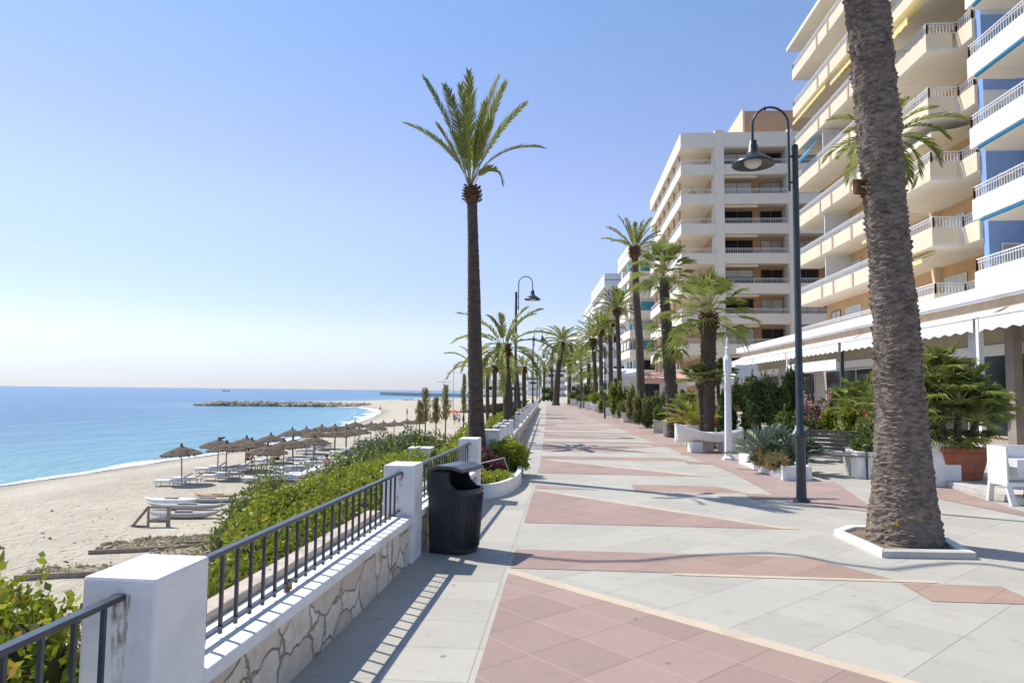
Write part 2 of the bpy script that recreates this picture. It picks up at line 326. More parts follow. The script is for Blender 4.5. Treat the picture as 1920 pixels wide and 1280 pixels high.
# ---------------------------------------------------------------- beach terrain
sp = [G(x, y, ZS) for x, y in [(-700, 1035), (-200, 948), (0, 912), (150, 890), (300, 866), (420, 850), (520, 832), (600, 812), (655, 797), (690, 785), (708, 776), (713, 771), (706, 767), (680, 764), (640, 762.5), (560, 761.3), (500, 760.8)]]
sp += [G(x, y, ZS) for x, y in [(500, 758.3), (560, 757.5), (640, 756), (720, 752.5), (765, 749.5), (800, 747), (880, 744)]]
SH = [(p.x, p.y) for p in sp]
LAND = SH+[(40, 900), (400, 900), (400, -60), (SH[0][0], -60)]
def inpoly(X, Y, P):
    r = np.zeros(X.shape, bool); n = len(P)
    for i in range(n):
        x0, y0 = P[i]; x1, y1 = P[(i+1) % n]
        if y0 == y1: continue
        c = ((y0 > Y) != (y1 > Y)) & (X < (x1-x0)*(Y-y0)/(y1-y0)+x0); r ^= c
    return r
def distpl(X, Y, P):
    d = np.full(X.shape, 1e9)
    for (x0, y0), (x1, y1) in zip(P[:-1], P[1:]):
        L = (x1-x0)**2+(y1-y0)**2+1e-9; t = np.clip(((X-x0)*(x1-x0)+(Y-y0)*(y1-y0))/L, 0, 1)
        d = np.minimum(d, np.hypot(X-x0-t*(x1-x0), Y-y0-t*(y1-y0)))
    return d
def sandz(X, Y):
    X = np.asarray(X, float); Y = np.asarray(Y, float)
    s = distpl(X, Y, SH)*np.where(inpoly(X, Y, LAND), 1, -1)
    z = ZS+np.clip(s/9.0, -.5, 1)*(ZB-ZS)
    z = np.where(Y > 225, ZS+np.clip(s/14.0, -.5, 1)*1.5, z)
    wx = np.interp(Y, YS, [xw(y) for y in YS]); e = wx-X         # embankment below the wall
    t = np.clip((e-np.where(Y < 10, .9, 1.9))/np.where(Y < 10, 3.6, 5.0), 0, 1); t = t*t*(3-2*t); return np.where(e < 8, (1-t)*(-.05)+t*z, z), s
gy = np.concatenate([np.arange(-14, 60, 1.0), np.arange(60, 130, 2.0), np.arange(130, 420, 4.0)])
gx = np.concatenate([np.arange(-150, -60, 4.0), np.arange(-60, -14, 1.0), np.arange(-14, -1.6, .62), [-1.9]])
XX = np.zeros((len(gy), len(gx))); 
for i, y in enumerate(gy): XX[i] = gx+max(bend(y), -12)+(1.55+xw(min(y, 14)))*0
YY = np.repeat(gy[:, None], len(gx), 1); ZZ, SS = sandz(XX, YY)
rn = np.sin(XX*.9+np.sin(YY*.7)*1.3)*np.sin(YY*1.1+np.cos(XX*.5)*1.7); ZZ = ZZ+rn*.045*(XX < -9)
V = np.stack([XX, YY, ZZ], -1).reshape(-1, 3); ny, nx = XX.shape
ii = (np.arange(ny-1)[:, None]*nx+np.arange(nx-1)[None]).ravel(); F = np.stack([ii, ii+1, ii+nx+1, ii+nx], 1)
o = MB().add(V, F).build('beach_sand', M['sand'], smooth=True); tag(o, kind='structure')
a = o.data.attributes.new('wet', 'FLOAT', 'POINT'); a.data.foreach_set('value', np.clip(1-(SS.ravel()-.3)/3.2, 0, 1).astype(np.float32))
# far land to the right of the bay
tag(MB().add([(-30, 170, -.6), (300, 170, -.6), (500, 900, -.6), (-8, 900, -.6)], [(0, 1, 2, 3)]).build('far_ground', M['sand']), kind='structure')
# sea sheet reaching the horizon
sx_ = np.concatenate([-np.geomspace(60000, 160, 26), np.arange(-150, 60, 5.0), np.geomspace(70, 60000, 24)]); sy_ = np.concatenate([[-60], np.arange(-20, 420, 6.0), np.geomspace(430, 60000, 36)])
XX, YY = np.meshgrid(sx_, sy_); ny, nx = XX.shape; V = np.stack([XX, YY, np.full(XX.shape, ZS)], -1).reshape(-1, 3)
ii = (np.arange(ny-1)[:, None]*nx+np.arange(nx-1)[None]).ravel(); F = np.stack([ii, ii+1, ii+nx+1, ii+nx], 1)
o = MB().add(V, F).build('sea', M['sea'], smooth=True); tag(o, kind='structure')
s = distpl(XX, YY, SH); a = o.data.attributes.new('shallow', 'FLOAT', 'POINT'); a.data.foreach_set('value', (np.clip(1-s.ravel()/70, 0, 1)**1.6).astype(np.float32))
def strip(pts, w, z, t, mb):
    n = len(pts); V = []; 
    for i, p in enumerate(pts):
        a = Vector(pts[max(i-1, 0)]); c = Vector(pts[min(i+1, n-1)]); d = (c-a).normalized(); nn = Vector((-d.y, d.x)); wi = w[i] if not np.isscalar(w) else w
        V += [(p[0]-nn.x*wi*.15, p[1]-nn.y*wi*.15, z), (p[0]+nn.x*wi, p[1]+nn.y*wi, z)]
    mb.add(V, [(2*i, 2*i+1, 2*i+3, 2*i+2) for i in range(n-1)], 0, t)
dens = []
for (a0, a1), (b0_, b1) in zip(SH[:16], SH[1:17]):
    n = max(2, int(math.hypot(b0_-a0, b1-a1)/1.2))
    for i in range(n): dens.append((a0+(b0_-a0)*i/n, a1+(b1-a1)*i/n))
fm = MB(); wv = [(1.0+.45*math.sin(i*.31)+.3*math.sin(i*.83))*(1 if p[1] < 100 else 1+min(1.6, (p[1]-100)/40)) for i, p in enumerate(dens)]
strip(dens, wv, ZS+.06, 1.0, fm)
off = [(p[0]-2.6*(1+max(0, p[1]-110)/55), p[1]-1.2+0.0*p[0]) for p in dens[40:-30]]; strip(off, .3, ZS+.03, .3, fm)
tag(fm.build('wave_foam', M['foam']), kind='structure')
# breakwaters
M['rock'] = mat('breakwater_rock', (.48, .42, .33), .95, .4, .6, .3, .1, 3)
def rock(mb, c, r):
    P = []; n1, n2 = 6, 4
    for i in range(n2+1):
        for j in range(n1):
            a = 2*math.pi*j/n1; e = -math.pi/2+math.pi*i/n2; q = r*random.uniform(.75, 1.15)
            P.append((c[0]+q*math.cos(a)*math.cos(e)*1.2, c[1]+q*math.sin(a)*math.cos(e), c[2]+q*math.sin(e)*.75))
    F = [(i*n1+j, i*n1+(j+1) % n1, (i+1)*n1+(j+1) % n1, (i+1)*n1+j) for i in range(n2) for j in range(n1)]; mb.add(P, F, 0, random.random())
rk = MB()
for i in range(640):
    t = random.random(); px = 366+t*330; D = 247+random.uniform(-3, 4)+t*6; p = PD(px, 735, D)
    hgt = (min(1, t*7)*1.55)*(1-.5*max(0, t-.5)); rock(rk, (p.x, p.y, ZS+random.random()*hgt*(1-abs((D-249-t*6)/6)*.5)), random.uniform(.45, .95))
tag(rk.build('breakwater', M['rock']), 'long low breakwater of brown boulders reaching into the bay', 'breakwater', kind='stuff')
rk = MB()
for i in range(260):
    t = random.random(); p = PD(752+t*95, 735, 330+random.uniform(-4, 4)-abs(t-.1)*10); rock(rk, (p.x, p.y, ZS+.3+random.random()*1.3), random.uniform(.6, 1.1))
M['prock'] = mat('pale_rock', (.55, .5, .43), .95, .2, .6)
tag(rk.build('pale_breakwater', M['prock']), 'short pale rock jetty beyond the sandy spit', 'breakwater', kind='stuff')
a = PD(722, 733, 850); b_ = PD(1000, 733, 620); mb = MB().bar((a.x, a.y, -2.6), (b_.x, b_.y, -3.6), 14, 3.0)
tag(mb.build('harbour_mole', mat('mole', (.22, .25, .28), .9)), 'long dark harbour mole on the horizon', 'breakwater')
# ---------------------------------------------------------------- planting bed soil
ribbon('planting_bed', lambda y: float(np.interp(y, [0, 2.9, 4.7, 7, 8, 9.3, 10.5], [-2.5, -2.0, -2.2, -2.75, -2.75, -2.4, -2.3])), lambda y: xw(y)-.44, .30, M['soil'], [-12, 0, 3, 4, 5, 6, 7, 8, 9, 10.5])
ribbon('planting_bed_far', lambda y: xw(y)-2.3, lambda y: xw(y)-.2, .02, M['soil'], [10.5, 12, 14, 16, 18, 21, 25, 30, 36, 44, 54, 66, 80, 100])
# ---------------------------------------------------------------- parapet walls with pillars and railings
def parapet(y0, y1, label, pillar=True, ph=.93, low=False, thick=.38, kerb=True, pw=.30):
    root = empty('parapet_wall', (xw(y0), y0, 0)); tag(root, label, 'wall', 'parapet walls along the seafront'); ox, oy = xw(y0), y0
    p = lambda x, y, z: (xw(y)+x-ox, y-oy, z)
    MB().bar(p(-.16, y0, .19), p(-.16, y1, .19), .24, .38).build('stone_face', M['stone'], root)
    MB().bar(p(-.155, y0, .415), p(-.155, y1, .415), .31, .07).build('coping', M['white'], root, bevel=.012)
    if kerb: MB().bar(p(-.375, y0, .25), p(-.375, y1, .25), .13, .5).build('bed_kerb', M['brickbed'], root, bevel=.01)
    if pillar:
        yy = y1; MB().bar(p(-.15, yy, ph/2), p(-.15, yy+thick, ph/2), pw, ph).build('pillar', M['white'], root, bevel=.014)
    return root
def railing(y0, y1, label, top=.86, bot=.50, sp=.15, cap=None):
    xm = -.14; ox, oy = xw(y0)+xm, y0; root = empty('railing', (ox, oy, 0)); tag(root, label, 'railing', 'iron railings along the seafront')
    p = lambda y, z: (xw(y)+xm-ox, y-oy, z); mt = cap or M['iron']
    MB().bar(p(y0, top), p(y1, top), .045, .022).build('top_rail', mt, root, bevel=.004)
    MB().bar(p(y0, bot), p(y1, bot), .03, .014).build('bottom_rail', M['iron'], root)
    n = int((y1-y0)/sp); first = MB().box(-.008, .008, -.008, .008, bot-.03, top-.01).build('baluster', M['iron'], root)
    first.location = (*p(y0+sp*.5, 0)[:2], 0)
    for i in range(1, n+1):
        y = y0+sp*(i+.5)
        if y > y1-.03: break
        c = first.copy(); COL.objects.link(c); c.parent = root; reg(c); c.location = (*p(y, 0)[:2], 0)
    return root
parapet(-3, 2.57, 'low stone-faced wall ending in the big white pillar at the lower left corner')
parapet(2.95, 6.63, 'low crazy-stone wall with white coping ending in the white pillar beside the black bin')
parapet(7.0, 10.48, 'low stone-faced wall behind the black litter bin ending in the white pillar before the tall palm')
railing(-3, 2.57, 'black railing cut by the lower left corner of the photo, leaves against it')
railing(2.95, 6.63, 'long black railing between the corner pillar and the pillar beside the bin')
railing(7.0, 10.48, 'railing partly hidden behind the litter bin with its lid')
yy = [13.9, 15.9, 17.2, 19.0, 22.6, 26.4, 30.2, 34, 38, 42, 46, 50, 54, 58, 62, 66, 70]
orl = ['first', 'second', 'third', 'fourth', 'fifth', 'sixth', 'seventh', 'eighth', 'ninth', 'tenth', 'eleventh', 'twelfth', 'thirteenth', 'fourteenth', 'fifteenth', 'sixteenth', 'seventeenth', 'eighteenth', 'nineteenth', 'twentieth']
for i in range(len(yy)-1):
    parapet(yy[i]+.3, yy[i+1], '%s white wall section past the tall palm, counting away from it' % orl[i], thick=.3, ph=.86, kerb=False)
    if i < 9: railing(yy[i]+.3, yy[i+1], '%s railing past the tall palm, counting away from it' % orl[i], sp=.2)
r = empty('gate_pillar', (xw(13.6), 13.6, 0)); 
MB().box(-.3, 0, 0, .3, 0, .86).build('post', M['white'], r, bevel=.012); MB().box(-.32, .02, -.02, .32, .86, .89).build('cap', M['white'], r); tag(r, 'white pillar just behind the round bush at the palm planter', 'pillar', 'pillars')
r = empty('stair_pillar', (xw(9.7)-.75, 9.9, 0)); MB().box(-.15, .15, 0, .3, 0, .80).build('post', M['white'], r, bevel=.012)
MB().box(-.165, .165, -.015, .315, .80, .825).build('cap', M['white'], r); tag(r, 'shorter white pillar among the hedge left of the railing end', 'pillar', 'pillars')
m, nt, b = newmat('rust_stain'); P = pos(nt); b.inputs['Base Color'].default_value = (.24, .10, .04, 1); b.inputs['Roughness'].default_value = .9
at = N(nt, 'ShaderNodeAttribute', attribute_name='tint'); mp = N(nt, 'ShaderNodeMapping'); mp.inputs['Scale'].default_value = (1, 1, .25); nt.links.new(P, mp.inputs[0]); nt.links.new(mth(nt, 'MULTIPLY', mth(nt, 'MULTIPLY', ramp(nt, noise(nt, mp.outputs[0], 42, 6, .7), .44, .62), at.outputs['Fac']), .75), b.inputs['Alpha']); M['rust_s'] = m
for pw_ in [o for o in bpy.data.objects if o.name.startswith('parapet_wall')][:3]:
    pil = [c for c in KIDS(pw_) if c.name.startswith('pillar')]
    if not pil: continue
    y1_ = {0: 2.57, 1: 6.63, 2: 10.48}[['parapet_wall', 'parapet_wall.001', 'parapet_wall.002'].index(pw_.name)]; ox, oy = pw_.location.x, pw_.location.y; xx_ = xw(y1_)-.14-ox; mb = MB()
    for k_ in range(4): z1_ = .87-.09*k_; hw_ = .035-.005*k_; mb.add([(xx_-hw_, y1_-oy-.0015, z1_-.09), (xx_+hw_, y1_-oy-.0015, z1_-.09), (xx_+hw_+.004, y1_-oy-.0015, z1_), (xx_-hw_-.004, y1_-oy-.0015, z1_)], [(0, 1, 2, 3)], 0, 1-.25*k_)
    mb.build('rust_stain', M['rust_s'], pw_)
# drain pipe and dry leaf on the wall
pp = G(698, 1108); tag(MB().tube([(pp.x+.02, pp.y, .02), (pp.x+.02, pp.y, .37)], .011, 8).build('drain_pipe', M['whitep']), 'thin white drain pipe running down the stone wall face', 'pipe')
lf = MB(); q = G(538, 1108, .455)
for i in range(5):
    lf.add([(q.x-.03+.012*i, q.y-.01*i, .455+.012*i), (q.x+.02, q.y-.02+.012*i, .46), (q.x+.015, q.y+.035, .475+.012*i), (q.x-.02, q.y+.03, .455+.016*i)], [(0, 1, 2, 3)])
tag(lf.build('dry_leaves', mat('dry_leaf', (.35, .22, .12), .8)), 'small clump of curled brown dry leaves on the white coping', 'leaves')
# ---------------------------------------------------------------- palms
def frond(mb, base, az, e0, e1, L, leaf=.32, w=.028, n=16, dens=26, m=0, rm=1, droop=.25, stalk=.18, vee=.35, twist=0.0, curl=1.0):
    P = [Vector(base)]; T = []
    for i in range(n):
        t = (i+.5)/n; e = e0+(e1-e0)*t**curl; d = Vector((math.cos(az)*math.cos(e), math.sin(az)*math.cos(e), math.sin(e))); T.append(d); P.append(P[-1]+d*L/n)
    rad = [max(.0035, .014*(1-i/n)*L/2+.002) for i in range(n+1)]; mb.tube(P, rad, 4, rm, .5, cap=False)
    V = []; F = []; tt = []; tint = random.uniform(.1, .75)
    for side in (-1, 1):
        for k in range(dens):
            t = stalk+(1-stalk)*(k+random.random()*.6)/dens; f = t*n; i = min(n-1, int(f)); p = P[i].lerp(P[i+1], f-i); d = T[i]
            s = d.cross(Vector((0, 0, 1)));
            if s.length < .05: s = Vector((math.sin(az), -math.cos(az), 0))
            s.normalize(); u = s.cross(d).normalized()
            s = (s*math.cos(twist)+u*math.sin(twist)); u = s.cross(d).normalized()
            q = (t-stalk)/(1-stalk); ll = leaf*(.45+.75*math.sin(math.pi*min(1, .12+q*.80)))*random.uniform(.85, 1.12)*(1 if q < .9 else .8)
            ang = R(random.uniform(28, 44))+q*R(-9); dr = d*math.cos(ang)+s*side*math.sin(ang)+u*vee*random.uniform(.5, 1.2)
            dr.normalize(); c = p+dr*ll*.55; tip = p+dr*ll-Vector((0, 0, droop*ll*random.uniform(.5, 1.5)))
            wv = (d-dr*d.dot(dr)).normalized()*w*.5*random.uniform(.8, 1.2); b = len(V); V += [tuple(p-wv), tuple(c-wv*1.1), tuple(tip), tuple(c+wv*1.1), tuple(p+wv)]
            F.append((b, b+1, b+3, b+4)); F.append((b+1, b+2, b+3)); q2 = min(.9, max(0, tint+random.uniform(-.2, .2))); tt += [q2, q2]
    mb.add(V, F, m, tt)
def crown_feather(name, L, nf, up_, low, parent, seed=0, curv=(55, 45), leaf=.34, loc=(0, 0, 0), az_w=None, mats=None, w=.03, dens=24):
    random.seed(seed); mb = MB()
    for i in range(nf):
        t = (i+.5)/nf; az = i*2.399+random.uniform(-.2, .2); e0 = R(up_+(low-up_)*t**1.1)+random.uniform(-.08, .08); e1 = e0-R(curv[0]+curv[1]*t)
        frond(mb, (math.cos(az)*.06*L, math.sin(az)*.06*L, .08*L*(1-t)), az, e0, e1, L*random.uniform(.85, 1.08)*(.8 if t < .12 else 1), leaf*L/2, w*L/2*1.3, dens=dens)
    o = mb.build(name, mats or [M['crow'], M['rachis']], parent, loc=loc); return o
def fan(mb, base, az, e0, stalk, Rf, m=0, rm=1, nb=20, dead=False, sp=95):
    d = Vector((math.cos(az)*math.cos(e0), math.sin(az)*math.cos(e0), math.sin(e0))); base = Vector(base); mid = base+d*stalk*.5+Vector((0, 0, .04*stalk)); end = base+d*stalk-Vector((0, 0, .05*stalk))
    mb.tube([base, mid, end], [.018, .012, .009], 4, rm, .5, cap=False)
    d = (end-mid).normalized(); s = d.cross(Vector((0, 0, 1))).normalized(); u = s.cross(d).normalized(); V = []; F = []; tt = []; tn = random.uniform(.1, .8)
    for k in range(nb):
        a = R(-sp+2*sp*(k+.5)/nb); r = Rf*(.78+.25*math.cos(a*.8))*random.uniform(.9, 1.08); dr = (d*math.cos(a)+s*math.sin(a)+u*.18*abs(math.sin(a))).normalized()
        pw = (s*math.cos(a)-d*math.sin(a)).normalized(); c = end+dr*r*.55; tip = end+dr*r-Vector((0, 0, r*random.uniform(.08, .4 if not dead else .7)))
        ww = r*.40*math.tan(R(sp/nb)); b = len(V); V += [tuple(end), tuple(c-pw*ww+u*.02), tuple(c-u*.02), tuple(c+pw*ww+u*.02), tuple(tip)]
        F += [(b, b+1, b+2), (b, b+2, b+3), (b+1, b+4, b+2), (b+2, b+4, b+3)]; q = min(.9, max(0, tn+random.uniform(-.15, .15))); tt += [q]*4
    mb.add(V, F, m, tt)
def crown_fan(name, L, nf, parent, seed=0, loc=(0, 0, 0), low=-50, top=85):
    random.seed(seed); mb = MB()
    for i in range(nf):
        t = (i+.5)/nf; az = i*2.399+random.uniform(-.25, .25); e = R(top+(low-top)*t); fan(mb, (0, 0, (1-t)*.15*L), az, e, L*.56*random.uniform(.8, 1.2), L*.46, nb=17, dead=t > .75, sp=78)
    return mb.build(name, [M['fanl'], M['rachis']], parent, loc=loc)
def trunk(pts, rads, parent, mt, ring=.09, amp=.014, n=26, step=.03, origin=(0, 0, 0), name='trunk', rough=1.0):
    P = [Vector(p)-Vector(origin) for p in pts]; P.sort(key=lambda p: p.z); zs = [p.z for p in P]; z0, z1 = zs[0], zs[-1]; k = max(4, int((z1-z0)/step)); V = []
    rz = sorted(rads)
    for i in range(k+1):
        z = z0+(z1-z0)*i/k; x = np.interp(z, zs, [p.x for p in P]); y = np.interp(z, zs, [p.y for p in P]); r = float(np.interp(z, [a for a, _ in rz], [b for _, b in rz]))
        for j in range(n):
            a = 2*math.pi*j/n; ph = z/ring+.35*math.sin(a*3+z*2.1)+.25*math.sin(a*7-z*5)+(.5 if int(a/(2*math.pi)*9) % 2 else 0)*.6; f = ph-math.floor(ph)
            rr = r+amp*(f**1.5-.4)*(.6+.6*math.sin(a*5+z*9)**2)+rough*amp*.35*math.sin(a*11+z*31)*math.sin(a*4-z*17); V.append((x+rr*math.cos(a), y+rr*math.sin(a), z))
    F = [(i*n+j, i*n+(j+1) % n, (i+1)*n+(j+1) % n, (i+1)*n+j) for i in range(k) for j in range(n)]+[tuple(k*n+j for j in range(n))]
    return MB().add(V, F).build(name, mt, parent, smooth=True)
def boss(parent, loc, r, h, seed=1):
    random.seed(seed); mb = MB(); mb.lathe([(r*.75, -h*.5), (r*1.0, -h*.15), (r*.98, h*.2), (r*.6, h*.5), (r*.25, h*.62)], 12)
    for i in range(60):
        z = -h*.45+h*(i/60); a = i*2.399; rr = r*(1.02-.5*max(0, z/h)); c = Vector((math.cos(a)*rr, math.sin(a)*rr, z)); o = Vector((math.cos(a), math.sin(a), .9)); mb.bar(c*.9, c+o*r*.35, r*.28, r*.10)
    return mb.build('leaf_bases', M['boss'], parent, loc=loc)
# --- the tall palm left of the promenade: fronds set one by one
D0 = 13.6; base = PD(896, 900, D0); base.z = 0
root = empty('palm_tree', base); tag(root, 'tall slim palm with sparse upright crown in the curved planter on the left', 'palm', 'palms')
pth = [base]+[PD(x, y, D0) for x, y in [(893, 800), (891, 700), (889, 560), (887, 450), (885, 372)]]
trunk(pth, [(0, .225), (.3, .195), (.8, .165), (1.6, .145), (3.3, .130), (4.6, .105), (5.6, .095)], root, M['bark2'], .07, .014, 26, .022, base)
bc = PD(885, 366, D0)-base; boss(root, bc, .15, .32, 3)
random.seed(5); mb = MB(); toC = math.atan2(-FH.y, -FH.x)
for tx, ty, dep, crl in [(755, 230, .3, .9), (800, 152, .5, .8), (838, 165, .5, .8), (866, 165, -.8, .8), (912, 200, -.9, .8), (850, 250, .9, .8), (883, 138, -.4, .8), (937, 148, .3, .8), (950, 160, -.3, .8), (990, 195, .5, .8), (1028, 275, .1, .9), (944, 344, -.5, 1.2), (825, 238, -.4, .8), (925, 230, -.8, .8)]:
    tip = PD(tx, ty, D0+dep)-base; b0 = bc+Vector((0, 0, .12)); v = tip-b0; h = math.hypot(v.x, v.y); az = math.atan2(v.y, v.x); el = math.atan2(v.z, h); L = v.length
    sag = {755: 24, 1028: 40, 944: 85, 990: 14}.get(tx, 9); e0 = el+R(sag); e1 = el-R(sag)
    if tx == 944: L *= 1.3
    frond(mb, b0+Vector((random.uniform(-.05, .05), random.uniform(-.05, .05), 0)), az, e0, e1, L*1.03, .25 if ty < 300 else .18, .022, 18, 56, droop=.06, stalk=.26, vee=.12, twist=random.uniform(-.9, .9))
mb.build('crown', [M['crow'], M['rachis']], root)
# --- the thick palm on the right, its crown above the frame
D1 = 7.85; pix = [(1696, 1022, .365), (1695, 985, .355), (1694, 930, .32), (1692, 850, .278), (1687, 750, .25), (1682, 650, .24), (1670, 500, .222), (1661, 400, .222), (1652, 300, .226), (1643, 200, .226), (1634, 100, .226), (1623, 0, .226), (1614, -90, .225)]
P = [PD(x, y, D1) for x, y, r in pix]; base = P[0].copy(); base.z = 0
root = empty('palm_tree', base); tag(root, 'thick leaning palm trunk with ringed grey bark in the square white kerb on the right', 'palm', 'palms')
P = [Vector((base.x, base.y, 0))]+P[1:]; top = P[-1]; P.append(top+(P[-1]-P[-2]).normalized()*3.2)
zr = [(0, .375)]+[(p.z, r) for p, (x, y, r) in zip(P[1:-1], pix[1:])]+[(P[-1].z, .2)]
def bigtrunk():
    rel = [p-base for p in P]; zs = [p.z for p in rel]; z1 = zs[-1]; V = []; k = 760; n = 130; xs = [p.x for p in rel]; ys = [p.y for p in rel]
    z = np.linspace(0, z1, k+1)[:, None]; a = np.linspace(0, 2*np.pi, n, endpoint=False)[None]; X = np.interp(z[:, 0], zs, xs)[:, None]; Y = np.interp(z[:, 0], zs, ys)[:, None]; r = np.interp(z[:, 0], [q[0] for q in zr], [q[1] for q in zr])[:, None]
    rr = RNG.random((400, 64)); 
    def vn(u, v, s=0):                                # value noise, periodic in u
        nu = 64; iu = np.floor(u).astype(int); iv = np.floor(v).astype(int); fu = u-iu; fv = v-iv; fu = fu*fu*(3-2*fu); fv = fv*fv*(3-2*fv); g = lambda i, j: rr[(j+s) % 400, i % nu]
        return (g(iu, iv)*(1-fu)+g(iu+1, iv)*fu)*(1-fv)+(g(iu, iv+1)*(1-fu)+g(iu+1, iv+1)*fu)*fv
    u = a/(2*np.pi); A, Z = np.broadcast_arrays(u, z)
    warp = .9*vn(A*8, Z*5)+.5*vn(A*32, Z*14, 50); ph = Z/.062+warp*1.1+1.0*vn(A*16, Z*1.2, 90)*1.5; f = ph-np.floor(ph)
    scal = np.clip((vn(A*32, np.floor(ph)*1.0+.5, 130)-.25)*1.6, .1, 1)
    ridge = (f**2.2)*scal; low = np.clip(1-Z/1.5, 0, 1); hi = np.clip((Z-1.5)/2.5, 0, 1)
    d = ridge*(.046*(1-low*.7))+.028*low*(vn(A*32, Z*26, 10)+vn(A*64, Z*50, 20)*.6)+.018*vn(A*8, Z*4, 200)+.007*vn(A*64, Z*70, 250)-.02
    rad = r+d; XX = X+rad*np.cos(a); YY = Y+rad*np.sin(a); V = np.stack([XX, YY, np.broadcast_to(z, XX.shape)], -1).reshape(-1, 3)
    i = np.arange(k)[:, None]*n; j = np.arange(n)[None]; F = np.stack([i+j, i+(j+1) % n, i+n+(j+1) % n, i+n+j], -1).reshape(-1, 4)
    return MB().add(V, F).build('trunk', M['bark'], root)
bigtrunk()
tc = P[-1]-base; boss(root, tc, .3, .6, 4); crown_feather('crown', 3.0, 40, 80, -10, root, 11, loc=tc+Vector((0, 0, .2)))
q = PD(1607, 352, 7.75)-base; mb = MB(); 
for i in range(14): mb.leaves(np.array([[q.x+.05+random.uniform(-.03, .04), q.y, q.z+random.uniform(-.09, .09)]]), np.array([[random.uniform(-1, -.2), random.uniform(-.5, .5), random.uniform(-.6, 1)]]), .13, .06)
mb.tube([(q.x+.1, q.y, q.z-.07), (q.x, q.y, q.z-.04), (q.x-.01, q.y, q.z+.07), (q.x+.08, q.y, q.z+.08)], [.03, .05, .045, .02], 8); mb.build('cut_stalk', M['boss'], root)
# kerb round it
kp = [G(1563, 1003), G(1655, 1046), G(1832, 1049), G(1838, 1002), G(1590, 994)]
kp = [Vector((p.x, p.y)) for p in kp]; kp[3] = kp[2]+(kp[4]-kp[1])*1.0; cen = sum(kp, Vector((0, 0)))/5
r = empty('tree_kerb', (cen.x, cen.y, 0)); tag(r, 'low white kerb of angled blocks round the thick palm', 'kerb')
for i in range(5):
    a_, b_ = kp[i], kp[(i+1) % 5]; ai = a_.lerp(cen, .18); bi = b_.lerp(cen, .18)
    q = a_.lerp(b_, .005); q2 = a_.lerp(b_, .995)
    MB().prism([q-cen, q2-cen, bi-cen, ai-cen], -.01, .07).build('kerb_block', M['whitep'] if i != 1 else M['conc'], r, bevel=.01)
tag(MB().prism([p.lerp(cen, .17) for p in kp], -.02, .035).build('tree_pit_soil', M['soil']), kind='structure')
# --- other palms: trunk follows the photo's line, crown of the right kind
palmgroup = 'palms'
def palm(path, D, r0, r1, kind, L, label, nf=30, seed=0, bossr=0, up_=85, low=-25, zb=0, leaf=.34, low2=-50, crown_px=None, curv=(55, 45)):
    P = [PD(x, y, D) for x, y in path]; b = P[0].copy(); b.z = zb; P[0] = b; root = empty('palm_tree', b); tag(root, label, 'palm', palmgroup)
    H = P[-1].z-b.z; trunk(P, [(0, r0*1.25), (.4, r0), (H*.5, (r0+r1)/2), (H, r1)], root, M['bark2'] if kind == 'f' else M['bark2'], .10 if kind == 'f' else .15, .014 if kind == 'f' else .045, 16, .04, b)
    t = P[-1]-b
    if bossr: boss(root, t-Vector((0, 0, bossr*.4)), bossr, bossr*2.2, seed)
    if kind == 'f': crown_feather('crown', L, nf, up_, low, root, seed, curv, loc=t, leaf=leaf)
    else: crown_fan('crown', L, nf, root, seed, loc=t, low=low2)
    return root
palm([(957, 800), (952, 740), (948, 700), (945, 655)], 22, .17, .15, 'f', 1.8, 'stocky palm with arching crown behind the first left-hand lamp post', 24, 21, .21, 88, -15, zb=-.5, leaf=.28)
palm([(916, 780), (914, 740), (914, 693)], 42, .13, .10, 'f', 1.1, 'thin young palm just right of the tall slim trunk', 16, 22, .13, 85, 0, zb=-2)
palm([(926, 785), (927, 740), (928, 690)], 36, .13, .11, 'f', 1.3, 'slim young palm with a round leaf-base knob, left of the stocky palm', 18, 23, .17, 85, 0, zb=-2)
palm([(984, 775), (983, 740), (982, 692)], 45, .16, .12, 'f', 1.35, 'short palm with yellowish fronds between the first and second left-hand lamp posts', 22, 24, .2, 85, -5, zb=-.5)
palm([(975, 770), (971, 730), (968, 690)], 52, .17, .14, 'f', 1.3, 'dark-trunked palm half hidden by the first left-hand lamp post', 16, 25, .2, 85, -10, zb=-.5)
palm([(900, 790), (893, 740), (889, 690)], 30, .16, .13, 'f', 1.4, 'palm hidden behind the tall slim trunk with two fronds reaching out left', 12, 26, .16, 80, 10, zb=-1.5)
palm([(1042, 757), (1046, 700), (1054, 645)], 84, .42, .25, 'f', 3.0, 'leaning dark-trunked palm with full round crown at the end of the promenade', 46, 31, .35, 88, -25)
palm([(1067, 760), (1068, 720), (1069, 668)], 92, .24, .2, 'f', 2.4, 'second palm at the far end, just right of the leaning one', 30, 32, .3, 85, -50)
palm([(1036, 757), (1035, 720), (1034, 672)], 120, .25, .2, 'f', 2.6, 'farthest small palm left of the leaning palm', 24, 33, .3, 85, -50)
palm([(1020, 758), (1020, 720), (1021, 690)], 150, .3, .25, 'f', 2.4, 'tiny farthest palm before the pale block at the promenade end', 20, 34, .3, 85, -60)
palm([(1090, 764), (1090, 720), (1090, 690)], 80, .2, .18, 'c', 2.3, 'low shaggy fan palm right of the two far-end palms', 30, 35)
palm([(1103, 766), (1103, 730), (1104, 682)], 72, .2, .18, 'c', 2.2, 'shaggy fan palm before the farthest block of the right-hand row', 30, 36)
palm([(1119, 772), (1116, 700), (1112, 640)], 62, .2, .17, 'f', 2.1, 'palm with a grey-green crown leftmost of the middle cluster', 34, 37, .32, 88, -15, curv=(40, 40))
